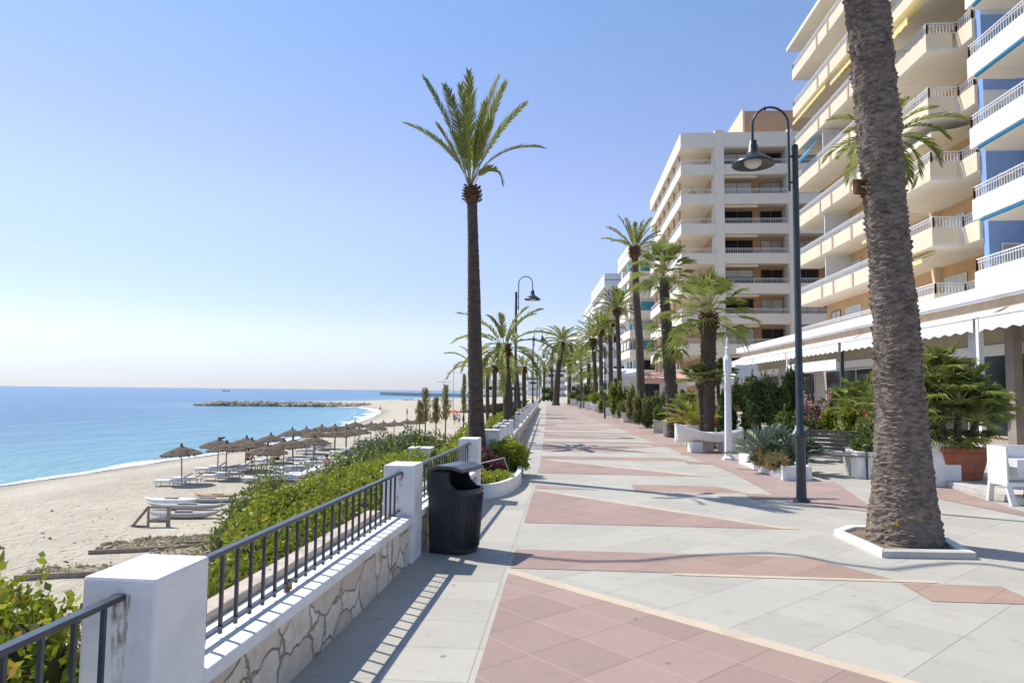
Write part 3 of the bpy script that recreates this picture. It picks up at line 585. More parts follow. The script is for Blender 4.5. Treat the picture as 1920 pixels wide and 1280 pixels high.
palm([(1129, 776), (1127, 700), (1126, 622)], 55, .18, .15, 'f', 1.9, 'dark straight palm with bright yellow-green upright fronds in the middle cluster', 30, 38, .26, 88, 10, curv=(30, 30))
palm([(1146, 778), (1145, 690), (1144, 606)], 58, .2, .17, 'f', 1.7, 'palm between the bright upright one and the slim one with a knob', 24, 39, .3, 85, -50)
palm([(1163, 740), (1160, 660), (1157, 582)], 46, .17, .14, 'f', 1.8, 'slim palm with a round knob below its crown, left of the tallest right-hand palm', 32, 40, .25, 88, 5, curv=(35, 35))
palm([(1203, 780), (1199, 640), (1193, 560), (1190, 470)], 38, .24, .18, 'f', 1.9, 'tallest palm of the right-hand row, crown against the sky left of the white block', 22, 41, .28, 88, 28, curv=(20, 30))
palm([(1265, 810), (1256, 700), (1249, 600), (1244, 520)], 26, .26, .17, 'c', 1.35, 'fan palm with a ragged two-tier crown before the corner of the white block', 34, 42, .0, low2=-25)
palm([(1327, 815), (1328, 700), (1328, 650), (1329, 600)], 21, .18, .24, 'c', 1.5, 'broad fan palm with a thick bossy neck before the white block', 36, 43, .25, low2=-30)
palm([(1683, 850), (1676, 600), (1670, 400), (1664, 262)], 15, .15, .11, 'f', 1.4, 'palm hidden behind the thick trunk with fronds showing on both sides of it', 22, 44, .16, 60, -40)
# second hanging tier of the ragged fan palm
b = PD(1250, 650, 26); random.seed(8); mb = MB()
for i in range(26): fan(mb, (0, 0, random.uniform(-.3, 1.0)), i*2.399, R(random.uniform(-50, 20)), .4, .5, nb=12, dead=True, sp=60)
rt_ = [o for o in bpy.data.objects if o.get('label', '').startswith('fan palm with a ragged')][0]; mb.build('hanging_fronds', [M['fanl'], M['rachis']], rt_, loc=b-rt_.location)
# low young fan palm clump before the broad one
def clump(name, label, cat, loc, L, nf, seed, mats, kind='fan', pot=None, low=5, stems=True, group=None, feather_e=50):
    random.seed(seed); r = empty(name, loc); tag(r, label, cat, group); mb = MB(); h0 = pot or 0
    for i in range(nf):
        t = (i+.5)/nf; az = i*2.399+random.uniform(-.3, .3); e = R(85+(low-85)*t)
        if kind == 'fan': fan(mb, (random.uniform(-.08, .08), random.uniform(-.08, .08), h0+.1), az, e, L*random.uniform(.45, .8), L*.42, nb=15, sp=66)
        else: frond(mb, (0, 0, h0+.05), az, e, e-R(feather_e), L*random.uniform(.8, 1.1), L*.22, .02, 12, 26, droop=.1, stalk=.12, vee=.4)
    mb.build('foliage', mats, r)
    if stems:
        sm = MB(); 
        if h0 > .15: sm.tube([(0, 0, 0), (.04, 0, h0*.5), (0, 0, h0)], [.07, .055, .06], 8)
        for i in range(5): a = i*1.3; sm.tube([(math.cos(a)*.05, math.sin(a)*.05, h0-.05), (math.cos(a)*.12, math.sin(a)*.12, h0+.35*L*.5)], [.035, .025], 6)
        sm.build('stem', M['bark2'], r)
    return r
# ---------------------------------------------------------------- lamps
def lamp(loc, rz, label, spot=True):
    r = empty('street_lamp', loc, rz); tag(r, label, 'street lamp', 'swan-neck street lamps')
    m = MB(); m.lathe([(.13, 0), (.13, .025), (.09, .03), (.078, .09), (.072, .3), (.072, .95), (.085, .97), (.085, 1.03), (.068, 1.07), (.056, 1.1), (.05, 4.0), (.045, 5.52), (.052, 5.53), (.045, 5.6), (.0, 5.63)], 20)
    for k in range(4): a = k*math.pi/2+.78; m.lathe([(.012, .025), (.012, .05), (0, .055)], 6, (.105*math.cos(a), .105*math.sin(a), 0))
    m.build('pole', M['lamp'], r, smooth=True)
    a = [(-.095, 0, 4.86), (-.095, 0, 5.4), (-.095, 0, 5.93)]+[(-.375+.28*math.cos(t), 0, 5.93+.30*math.sin(t)) for t in np.linspace(.2, math.pi-.2, 13)]+[(-.655, 0, 5.93), (-.655, 0, 5.6)]
    m = MB().tube(a, .019, 8); m.bar((-.11, 0, 5.42), (.03, 0, 5.42), .02, .03); m.bar((-.11, 0, 5.0), (.0, 0, 5.0), .02, .03); m.build('arm', M['lamp'], r, smooth=True)
    h = MB().lathe([(.02, 5.69), (.065, 5.68), (.062, 5.62), (.08, 5.60), (.085, 5.5), (.12, 5.46), (.19, 5.42), (.30, 5.34), (.33, 5.30), (.325, 5.285), (.295, 5.305), (.18, 5.37), (.10, 5.40), (0, 5.41)], 32, (-.655, 0, 0)).build('lamp_shade', M['lamp'], r, smooth=True)
    MB().lathe([(.0, 5.235), (.07, 5.25), (.125, 5.29), (.14, 5.34), (.14, 5.37), (0, 5.38)], 20, (-.655, 0, 0)).build('lens', M['lens'], h, smooth=True)
    return r
p = G(1503, 941); lamp((p.x, p.y, 0), 0, 'swan-neck lamp post beside the thick palm, its shade hanging to the left')
for px, D, nm, zb in [(966, 27.5, 'nearest lamp post of the left-hand row, in front of the stocky palm', 0), (999, 50, 'second lamp post along the left-hand row, before the pale far buildings', 0), (1007, 75, 'third lamp post along the left-hand row', 0), (1012, 100, 'farthest lamp post on the left edge', 0)]:
    p = PD(px, 735, D); lamp((p.x, p.y, zb), math.pi, nm)
for px, D, nm in [(1089, 68, 'thin dark lamp post in front of the far shrubs of the right-hand row'), (1134, 44, 'lamp post half lost among the trunks of the middle palm cluster')]:
    p = PD(px, 735, D); r = lamp((p.x, p.y, 0), 0, nm); r.scale = (.8, .8, .8)
# ---------------------------------------------------------------- litter bin
bp = G(855, 1036); r = empty('litter_bin', (bp.x-.01, bp.y+.12, 0), R(-18)); tag(r, 'black ribbed litter bin with a hooded lid standing against the wall', 'litter bin')
m = MB()                                               # back housing: U of three walls with sloping opening edge
def sect(z, x0, xf, w, n=14):                           # D-shaped outline, flat back at x0, rounded front to xf
    P = [(x0, -w), (x0, w)]
    for t in np.linspace(math.pi/2, -math.pi/2, n): P.append((max(x0+.02, .02+(xf-.02)*math.cos(t)**.8 if math.cos(t) > 0 else .02), w*math.sin(t)))
    return [(x, y, z) for x, y in P]
secs = [sect(0, -.20, .205, .222), sect(.04, -.20, .215, .23), sect(.36, -.21, .235, .24), sect(.66, -.215, .26, .248), sect(.69, -.215, .272, .253), sect(.705, -.215, .265, .25)]
k = len(secs[0]); V = [v for s in secs for v in s]
m.add(V, [(i*k+j, i*k+(j+1) % k, (i+1)*k+(j+1) % k, (i+1)*k+j) for i in range(len(secs)-1) for j in range(k)]+[tuple(range(k))[::-1]])
inn = [(x*.9, y*.9, .705) for x, y, _ in secs[-1]]; ind = [(x*.85, y*.85, .35) for x, y, _ in secs[-1]]; o0 = len(V); m.add(list(secs[-1])+inn+ind, [(j, (j+1) % k, k+(j+1) % k, k+j) for j in range(k)]+[(k+j, k+(j+1) % k, 2*k+(j+1) % k, 2*k+j) for j in range(k)]+[tuple(2*k+j for j in range(k))])
m.build('body', M['bin'], r, bevel=.004)
m = MB()
for t in np.linspace(-1.32, 1.32, 22):
    c, s = max(.001, math.cos(t)), math.sin(t); pts = []
    for z, xf, w in ((.06, .217, .231), (.36, .237, .241), (.65, .260, .248)): pts.append((.02+(xf-.02)*c**.8, w*s, z))
    m.tube(pts, .0075, 5)
m.build('ribs', M['bin'], r, smooth=True)
m = MB()
for s in (-1, 1):
    prof = [(-.215, .70), (.10, .70), (.03, .76), (.0, .83), (.015, .885), (-.215, .885)]
    V = [(x, s*.25, z) for x, z in prof]+[(x, s*.225, z) for x, z in prof]; n = 6
    m.add(V, [tuple(range(n)), tuple(range(n, 2*n))[::-1]]+[(i, (i+1) % n, n+(i+1) % n, n+i) for i in range(n)])
m.box(-.215, -.19, -.225, .225, .70, .885); m.build('hood', M['bin'], r, bevel=.006)
m = MB(); lid = [(-.235, .875), (-.22, .925), (-.12, .965), (.06, .965), (.17, .935), (.185, .90), (.17, .895), (.05, .925), (-.1, .925), (-.2, .885)]; n = len(lid)
V = [(x, y*sc, z) for y, sc in ((-.262, 1), (.262, 1)) for x, z in lid]; m.add(V, [tuple(range(n))[::-1], tuple(range(n, 2*n))]+[(i, (i+1) % n, n+(i+1) % n, n+i) for i in range(n)]); r.scale = (1, 1, .92); m.build('lid', mat('bin_lid', (.06, .066, .075), .3, .3, 5, spec=.6), r, bevel=.012)
# ---------------------------------------------------------------- foliage builders
def blobleaf(mb, blobs, n, L, Wd, m=0, shell=.25, upb=.35, tlo=0, thi=1, autumn=.02, zmin=None):
    vol = np.array([(b[3]*b[4]+b[4]*b[5]+b[3]*b[5]) for b in blobs]); cnt = (n*vol/vol.sum()).astype(int)
    for b, c in zip(blobs, cnt):
        d = RNG.normal(size=(c, 3)); d /= np.linalg.norm(d, axis=1, keepdims=True); ph = RNG.uniform(0, 6.28, 4)
        lump = 1+.16*np.sin(d[:, 0]*5+ph[0])*np.sin(d[:, 1]*6+ph[1])+.10*np.sin(d[:, 2]*9+ph[2]+d[:, 0]*7); rr = (1-shell*RNG.random(c)**1.6)*lump+np.minimum(RNG.exponential(.02, c), .09)
        C = d*rr[:, None]*np.array(b[3:6])+np.array(b[:3]); A = d*.8+RNG.normal(size=(c, 3))*.7+np.array([0, 0, upb])
        if zmin is not None: k = C[:, 2] > zmin; C = C[k]; A = A[k]
        t = np.clip(RNG.uniform(tlo, thi*.88, len(C)), 0, .9); t[RNG.random(len(C)) < autumn] = 1.0
        mb.leaves(C, A, L*RNG.uniform(.6, 1.25, len(C)), Wd*RNG.uniform(.7, 1.2, len(C)), m, t)
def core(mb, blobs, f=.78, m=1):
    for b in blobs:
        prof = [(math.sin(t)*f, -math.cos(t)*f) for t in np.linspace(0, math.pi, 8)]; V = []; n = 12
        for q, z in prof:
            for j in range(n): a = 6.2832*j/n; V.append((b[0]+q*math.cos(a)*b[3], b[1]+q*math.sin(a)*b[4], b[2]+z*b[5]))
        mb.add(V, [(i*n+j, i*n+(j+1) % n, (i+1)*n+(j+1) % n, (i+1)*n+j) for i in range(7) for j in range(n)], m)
def bush(name, label, cat, blobs, n, L, Wd, mt, group=None, corem=True, shoots=0, autumn=.02, zmin=None, f=.78, **kw):
    c = Vector((sum(b[0] for b in blobs)/len(blobs), sum(b[1] for b in blobs)/len(blobs), min(b[2]-b[5] for b in blobs))); bl = [(b[0]-c.x, b[1]-c.y, b[2]-c.z, *b[3:]) for b in blobs]
    r = empty(name, c); tag(r, label, cat, group); mb = MB(); blobleaf(mb, bl, n, L, Wd, autumn=autumn, zmin=None if zmin is None else zmin-c.z, **kw)
    for i in range(shoots):
        b = random.choice(bl); a = random.uniform(0, 6.28); p = Vector((b[0]+b[3]*.7*math.cos(a)*random.random(), b[1]+b[4]*.7*math.sin(a)*random.random(), b[2]+b[5]*.8)); d = Vector((random.uniform(-.4, .4), random.uniform(-.4, .4), 1)).normalized()
        k = 7; C = np.array([tuple(p+d*(.045*j)) for j in range(k)]); A = RNG.normal(size=(k, 3))*.8+np.array([0, 0, .6]); mb.leaves(C, A, L, Wd, 0, RNG.uniform(.2, .9, k))
    mb.build('foliage', [mt, M['twig']], r)
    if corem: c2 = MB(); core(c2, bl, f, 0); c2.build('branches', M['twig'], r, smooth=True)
    return r
# hedges along the wall bed (near to far)
random.seed(12)
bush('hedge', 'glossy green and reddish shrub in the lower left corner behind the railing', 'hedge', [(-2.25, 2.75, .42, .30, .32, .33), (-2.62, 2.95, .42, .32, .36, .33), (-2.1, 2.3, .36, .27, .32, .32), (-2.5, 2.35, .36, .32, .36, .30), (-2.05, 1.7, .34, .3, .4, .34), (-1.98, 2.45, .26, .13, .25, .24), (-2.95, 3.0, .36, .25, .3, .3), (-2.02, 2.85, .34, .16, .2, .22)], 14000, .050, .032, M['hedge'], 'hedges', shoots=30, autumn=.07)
sil = [G(x, y, z) for x, y, z in [(300, 1200, .36), (395, 1062, .42), (440, 975, .46), (480, 935, .52), (560, 902, .58), (640, 880, .64), (700, 866, .68), (760, 853, .72), (812, 850, .72)]]
sy_h = [2.9]+[p.y for p in sil[1:]]; sx_h = [-2.15]+[p.x for p in sil[1:]]; sz_h = [.40]+[p.z for p in sil[1:]]; bl = []
for y in np.arange(3.3, 10.6, .36):
    xo = xw(y)-.46; xi = float(np.interp(y, sy_h, sx_h)); zt = float(np.interp(y, sy_h, sz_h))+.03; wd = xo-xi; n = max(1, round(wd/.42))
    for k in range(n): rx = wd/n*.62; bl.append((xo-wd*(k+.5)/n, y+.18*(k % 2), .28+(zt-.28)*.42, rx, .34, (zt-.24)*.60*random.uniform(.9, 1.08)))
b1 = [b for b in bl if b[1] < 7.6]; b2 = [b for b in bl if b[1] >= 7.6]
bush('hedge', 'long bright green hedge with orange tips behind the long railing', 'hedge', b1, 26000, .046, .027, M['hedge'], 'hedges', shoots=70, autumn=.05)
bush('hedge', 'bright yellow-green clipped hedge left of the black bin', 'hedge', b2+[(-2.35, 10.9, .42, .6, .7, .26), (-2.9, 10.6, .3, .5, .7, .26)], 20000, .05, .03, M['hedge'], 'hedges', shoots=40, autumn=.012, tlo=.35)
q1 = G(470, 950, .3); q2 = G(440, 1010, .1); q3 = G(500, 925, .35)
bush('hedge', 'wispy shrub at the seaward end of the long hedge, above the beach', 'hedge', [(q1.x, q1.y, .12, .3, .4, .36), (q2.x, q2.y, .0, .25, .4, .3), (q3.x, q3.y, .2, .3, .4, .34)], 4500, .055, .024, M['mleaf'], 'hedges', shoots=40, autumn=.07)
cc = PD(768, 840, 18)
bush('shrub', 'dark grey-green rounded shrub mass above the parasols', 'shrub', [(cc.x-.75, cc.y, -.15, .8, 1.0, .62), (cc.x, cc.y+.4, -.02, .8, 1.0, .66), (cc.x+.7, cc.y+.2, -.1, .7, 1, .62), (cc.x-1.3, cc.y-.8, -.5, .7, .9, .6), (cc.x-.2, cc.y-1.4, -.3, .9, .9, .6)], 14000, .085, .035, M['dleaf'], 'shrubs', autumn=0)
for i in range(12):
    y = 15+i*4.2; x = xw(y)-.75-(i % 3)*.35
    bush('shrub', '%s low yellow-green shrub behind the far wall, counting away from the tall palm' % orl[i], 'shrub', [(x, y, .1, .5, 1.1, .45), (x-.4, y+1.6, .05, .5, 1.1, .42)], 1500, .12, .06, M['hedge'], 'shrubs behind the far wall', autumn=.01, tlo=.3)
# planter bed at the tall palm
kc = (xw(12)-.02, 12.55); r = empty('palm_planter', (kc[0], kc[1], 0)); tag(r, 'curved low white-washed kerb bed at the foot of the tall slim palm', 'planter')
m = MB(); ts = np.linspace(-math.pi/2-.05, math.pi/2, 22); V = []
for t in ts:
    for rx, ry in ((.54, 1.85), (.46, 1.77)):
        for z in (0, .22): V.append((rx*math.cos(t)**.8 if math.cos(t) > 0 else 0, ry*math.sin(t), z))
m.add(V, [(4*i+a, 4*i+b, 4*i+4+b, 4*i+4+a) for i in range(len(ts)-1) for a, b in ((0, 1), (1, 3), (3, 2), (2, 0))]+[(0, 1, 3, 2)]); m.build('kerb', M['whitep'], r)
MB().prism([(.46*max(0, math.cos(t))**.8, 1.77*math.sin(t)) for t in ts]+[(-.8, 1.7), (-.8, -1.7)], -.01, .15).build('soil', M['soil'], r)
bush('ball_bush', 'round clipped yellow-green bush at the foot of the tall slim palm', 'bush', [(-1.13, 13.7, .34, .43, .46, .37)], 6500, .05, .03, M['hedge'], autumn=.01, tlo=.1)
bush('ground_cover', 'low pale green plants in the front of the curved palm bed', 'plant', [(-1.15, 11.7, .17, .28, .6, .13), (-1.4, 11.3, .2, .2, .4, .17)], 2400, .06, .04, M['hedge'], autumn=.0, tlo=.55)
bush('red_plant', 'dark red leafy plant between the round bush and the tall trunk', 'plant', [(-1.45, 12.7, .35, .2, .3, .25), (-1.28, 12.6, .3, .2, .3, .18)], 1500, .07, .03, leafmat('wine_leaf', (.06, .02, .03), (.22, .07, .09)), autumn=0)
a = PD(902, 868, 12.3); b_ = PD(945, 858, 12.4); c_ = PD(953, 880, 12.5); tag(MB().tube([a, a.lerp(b_, .5), b_, c_, c_-Vector((0, 0, .15))], .008, 6).build('bent_stick', M['whitep']), 'bent white stick standing in the palm bed', 'stick')
# ---------------------------------------------------------------- right side: white column, planters, pots, bench
p = G(1366, 862); r = empty('white_column', (p.x, p.y, 0)); tag(r, 'slim white octagonal post with a pointed cap beside the white boat', 'post')
MB().lathe([(.16, 0), (.16, .06), (.10, .1), (.088, 1.2), (.082, 2.1), (.095, 2.14), (.085, 2.17), (.10, 2.2), (.105, 2.5), (.09, 2.54), (.055, 2.62), (.05, 2.75), (.065, 2.78), (.035, 2.84), (.03, 2.98), (.012, 3.08)], 8).build('shaft', M['whitep'], r)
MB().bar((-.45, 0, 1.9), (.0, 0, 1.9), .02, .02).build('hook', M['iron'], r)
def potbox(x0, x1, y0, y1, h, parent=None, name='box'): return MB().box(x0, x1, y0, y1, 0, h).build(name, M['whitep'], parent, bevel=.01)
r = empty('long_planter', (0, 0, 0)); tag(r, 'long low white masonry planter with blue-green cycads beside the lamp post', 'planter')
c0 = G(1385, 868); c1 = G(1468, 901); c2 = G(1523, 901); c3 = c2+(c0-c1); cen = (c0+c2)/2
r.location = (cen.x, cen.y, 0); q = [Vector((v.x-cen.x, v.y-cen.y)) for v in (c0, c1, c2, c3)]
for i in range(4):
    a_, b_ = q[i], q[(i+1) % 4]; n_ = Vector((0, 0))-(a_+b_)/2; d_ = (b_-a_).normalized(); n_ = (n_-d_*n_.dot(d_)).normalized()*.09; e_ = d_*.0
    if i % 2: a_ = a_+d_*.092; b_ = b_-d_*.092
    MB().prism([a_, b_, b_+n_, a_+n_], 0, .28-.003*(i % 2)).build('planter_wall', M['whitep'], r, bevel=.008)
MB().prism([v*.93 for v in q], -.01, .22).build('soil', M['soil'], r)
for i, (px, py, L, lab) in enumerate([(1418, 866, 1.15, 'bushy blue-green cycad at the far end of the long white planter'), (1468, 870, 1.05, 'silvery cycad leaning towards the lamp post in the long white planter')]):
    g = G(px, py, .2); rr = clump('cycad', lab, 'plant', (g.x+.25, g.y+.1, .2), L*.74, 34 if i == 0 else 26, 60+i, [M['cycad'], M['rachis']], 'feather', low=15, feather_e=35, group='cycads')
    MB().lathe([(.11, -.05), (.10, .15), (.12, .28), (.05, .36)], 9).build('stem', M['boss'], rr)
M['redg'] = leafmat('rust_blades', (.10, .11, .03), (.38, .26, .10), .5, .3); g = G(1440, 878, .2); bush('rust_grass', 'rust and green grassy plants under the cycads', 'plant', [(g.x+.22, g.y+.2, .32, .2, .5, .16), (g.x+.15, g.y+.9, .32, .2, .5, .18)], 900, .2, .018, M['redg'], autumn=0)
g = G(1498, 868, .0); r = empty('tall_vase', (g.x+.15, g.y+.3, 0)); tag(r, 'pale blue-white rounded urn behind the lamp post', 'urn')
MB().lathe([(.12, .2), (.17, .3), (.20, .5), (.19, .68), (.13, .8), (.12, .86), (.14, .88), (.10, .87), (.0, .8)], 20).build('urn_body', mat('blue_white', (.55, .63, .68), .5, .2), r, smooth=True)
# bench
g = G(1562, 893); r = empty('park_bench', (g.x+.12, g.y+.15, 0), R(-22)); tag(r, 'weathered slatted bench with dark iron legs facing the promenade', 'bench')
st = MB()
for i in range(4): st.box(-.62, .62, -.36+.115*i, -.27+.115*i, .425, .45)
st.build('seat', M['slat'], r, bevel=.004); bk = MB()
for i in range(5): z = .50+.085*i; yb = .12+.022*i; bk.box(-.62, .62, yb, yb+.022, z, z+.07)
bk.build('backrest', M['slat'], r, bevel=.004)
for s in (-.56, .56):
    l = MB(); l.bar((s, -.36, .41), (s, .12, .41), .035, .03); l.bar((s, -.28, .41), (s, -.38, 0), .035, .035); l.bar((s, .05, .41), (s, .24, 0), .035, .035); l.bar((s, .115, .38), (s, .245, .96), .035, .03)
    l.bar((s, -.34, .43), (s, -.34, .62), .025, .03); l.bar((s, -.36, .63), (s, .17, .63), .03, .022); l.build('leg', M['iron'], r)
# ---------------------------------------------------------------- buildings
M['cream_p'] = mat('cream_paint', (.77, .655, .48), .8, .08, .8, .1, .004, 20, stain=(.45, .36, .26), sfac=.25, sscale=.8)
M['peach'] = mat('peach_wall', (.66, .43, .235), .85, .08, .8, .1, .004, 20, stain=(.4, .26, .15), sfac=.3, sscale=.6)
M['soff'] = mat('soffit', (.80, .73, .62), .85, .06, 1, stain=(.5, .44, .36), sfac=.25, sscale=.7)
M['bw'] = mat('block_white', (.87, .81, .69), .8, .08, .4, .1, .004, 10, stain=(.45, .40, .33), sfac=.3, sscale=.4)
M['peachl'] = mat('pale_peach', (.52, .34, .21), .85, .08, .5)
M['rail'] = mat('white_rail', (.70, .70, .69), .5, .06, 4)
M['shut'] = mat('white_shutter', (.66, .68, .68), .6, .08, 3)
M['brown'] = mat('brown_door', (.20, .085, .04), .6, .2, 5)
M['trim'] = mat('brown_trim', (.50, .36, .25), .8, .1, 3)
M['brownf'] = mat('brown_frame', (.22, .13, .08), .6, .2, 4)
M['blue'] = mat('blue_wall', (.24, .38, .68), .8, .06, 1)
M['bluel'] = mat('pale_blue_wall', (.62, .71, .80), .8, .06, 1)
M['yaw'] = mat('yellow_awning', (.80, .64, .22), .8, .08, 6)
M['yaww'] = mat('cream_awning', (.84, .77, .56), .8, .06, 3)
M['baw'] = mat('blue_awning', (.02, .20, .36), .7, .15, 4)
M['cloth'] = mat('white_canvas', (.76, .77, .78), .75, .06, 2, .15, .01, 8, stain=(.5, .48, .46), sfac=.25, sscale=1.5)
M['white_bl'] = mat('bright_white_wall', (.76, .76, .76), .8, .05, .6, stain=(.5, .48, .45), sfac=.3, sscale=.5)
M['tealg'] = mat('teal_glass', (.03, .30, .42), .25, .3, .4, spec=.6)
def window(parent, a, b, z0, z1, nrm, kind='glass', frame='shut', depth=.04, bars=1, shut_=None):
    """window in a vertical wall between plan points a and b; nrm points outward"""
    a = Vector((a[0], a[1], 0)); b = Vector((b[0], b[1], 0)); n = Vector((nrm[0], nrm[1], 0)); d = (b-a).normalized(); up_ = Vector((0, 0, 1)); o = n*depth*.5
    m = MB(); w = .06
    m.bar(a+o+up_*z0, a+o+up_*z1, w, depth) if False else None
    def rectbar(p, q, z0_, z1_, th, off):               # box spanning p..q, z0..z1, proud by th
        P = [p+n*off, q+n*off, q+n*(off+th), p+n*(off+th)]; m.prism([(v.x, v.y) for v in P], z0_, z1_)
    L = (b-a).length
    rectbar(a, a+d*w, z0+w, z1-w, depth, .003); rectbar(b-d*w, b, z0+w, z1-w, depth, .003); rectbar(a, b, z0, z0+w, depth, .003); rectbar(a, b, z1-w, z1, depth, .003)
    for i in range(1, bars+1): c = a+d*(L*i/(bars+1)); rectbar(c-d*w*.4, c+d*w*.4, z0+w, z1-w, depth*.9, .003)
    f = m.build('window', M[frame], parent)
    if shut_ is None: shut_ = random.choice([0, 0, .2, .35, .5, .75]) if kind in ('glass', 'glassl') else 0
    if shut_: s_ = MB(); P = [a+d*w+n*.0205, b-d*w+n*.0205, b-d*w+n*.036, a+d*w+n*.036]; s_.prism([(v.x, v.y) for v in P], z1-w-(z1-z0-2*w)*shut_, z1-w-.002); s_.build('roller_shutter', M['shut'], f)
    m = MB(); P = [a+n*.004, b+n*.004, b+n*.02, a+n*.02]; m.prism([(v.x, v.y) for v in P], z0+.01, z1-.01); m.build('pane', M[kind], f); return f
def bars_rail(m, pts, z0, z1, sp=.13, r=.012):
    """open railing along plan polyline pts between z0 and z1"""
    for a, b in zip(pts[:-1], pts[1:]):
        a = Vector((*a, 0)); b = Vector((*b, 0)); L = (b-a).length; d = (b-a).normalized(); q = Vector((0, 0, 1))
        m.bar(a+q*z1, b+q*z1, .05, .04); m.bar(a+q*(z1-.12), b+q*(z1-.12), .025, .025); m.bar(a+q*(z0+.03), b+q*(z0+.03), .03, .03); n = max(1, int(L/sp))
        for i in range(n+1): c = a+d*(L*i/n); w = 2.0 if i in (0, n) else 1; m.bar(c+q*z0, c+q*(z1-.02), r*2*w, r*2*w)
def balcony(parent, pts, z, wallx, ph=.78, rl=.47, mt='cream_p', th=.12, slab=.14, sp=.13, sof='soff', closed=True):
    """pts: plan polyline of the balcony front; z bottom; slab polygon closed back to wallx"""
    m = MB()
    for i, (a, b) in enumerate(zip(pts[:-1], pts[1:])):
        a = Vector(a); b = Vector(b); d = (b-a).normalized(); n = Vector((-d.y, d.x))
        mid = Vector((wallx, (a.y+b.y)/2)); 
        if n.dot(mid-a) < 0 and abs(n.x) > .3: n = -n
        elif abs(n.x) <= .3:
            cy = sum(p[1] for p in pts)/len(pts)
            if n.y*(cy-a.y) < 0: n = -n
        if abs(n.x) <= .3: a = a+d*(.123 if i > 0 else 0); b = b-d*(.123 if i < len(pts)-2 else 0)
        m.prism([tuple(a), tuple(b), tuple(b+n*th), tuple(a+n*th)], z, z+ph)
    ymin, ymax = min(p[1] for p in pts), max(p[1] for p in pts)
    o = m.build('balcony', M[mt], parent)
    s = MB(); poly_ = [(p[0]+(.003 if p[0] < wallx-.1 else 0)+.0, p[1]+(.003 if abs(p[1]-ymin) < .01 else -.003)) for p in pts]
    if abs(poly_[0][0]-wallx) > .1: poly_ = [(wallx, poly_[0][1])]+poly_
    if abs(poly_[-1][0]-wallx) > .1: poly_ = poly_+[(wallx, poly_[-1][1])]
    s.prism(poly_, z-.015, z+slab); s.build('slab', M[sof], o)
    rr = MB(); ins = [(p[0]+.06 if p[0] < wallx-.1 else p[0], p[1]+(.06 if abs(p[1]-ymin) < .01 else (-.06 if abs(p[1]-ymax) < .01 else 0))) for p in pts]; bars_rail(rr, ins, z+ph, z+ph+rl, sp); rr.build('railing', M['rail'], o)
    return o
def awning(parent, x0, x1, y0, y1, z0, z1, mt='yaww', val=.22, name='awning', scallop=True, folds=0):
    """sloping awning from the wall (x1, z1) out to (x0, z0), valance hanging below"""
    m = MB(); n = max(2, int(abs(y1-y0)/.3)); V = []
    for i in range(n+1):
        y = y0+(y1-y0)*i/n; sag = .03*math.sin(i*1.7) if folds else 0
        V += [(x1, y, z1), ((x0+x1)/2, y, (z0+z1)/2-.05+sag), (x0, y, z0), (x0-.01, y, z0-val*(.82 if scallop and i % 2 else 1))]
    F = [(4*i+k, 4*i+k+1, 4*i+5+k, 4*i+4+k) for i in range(n) for k in range(3)]; m.add(V, F)
    o = m.build(name, M[mt], parent); so_ = o.modifiers.new('t', 'SOLIDIFY'); so_.thickness = .012
    MB().tube([(x0, y0, z0), (x0, y1, z0)], .03, 8).build('front_bar', M['rail'], o); return o
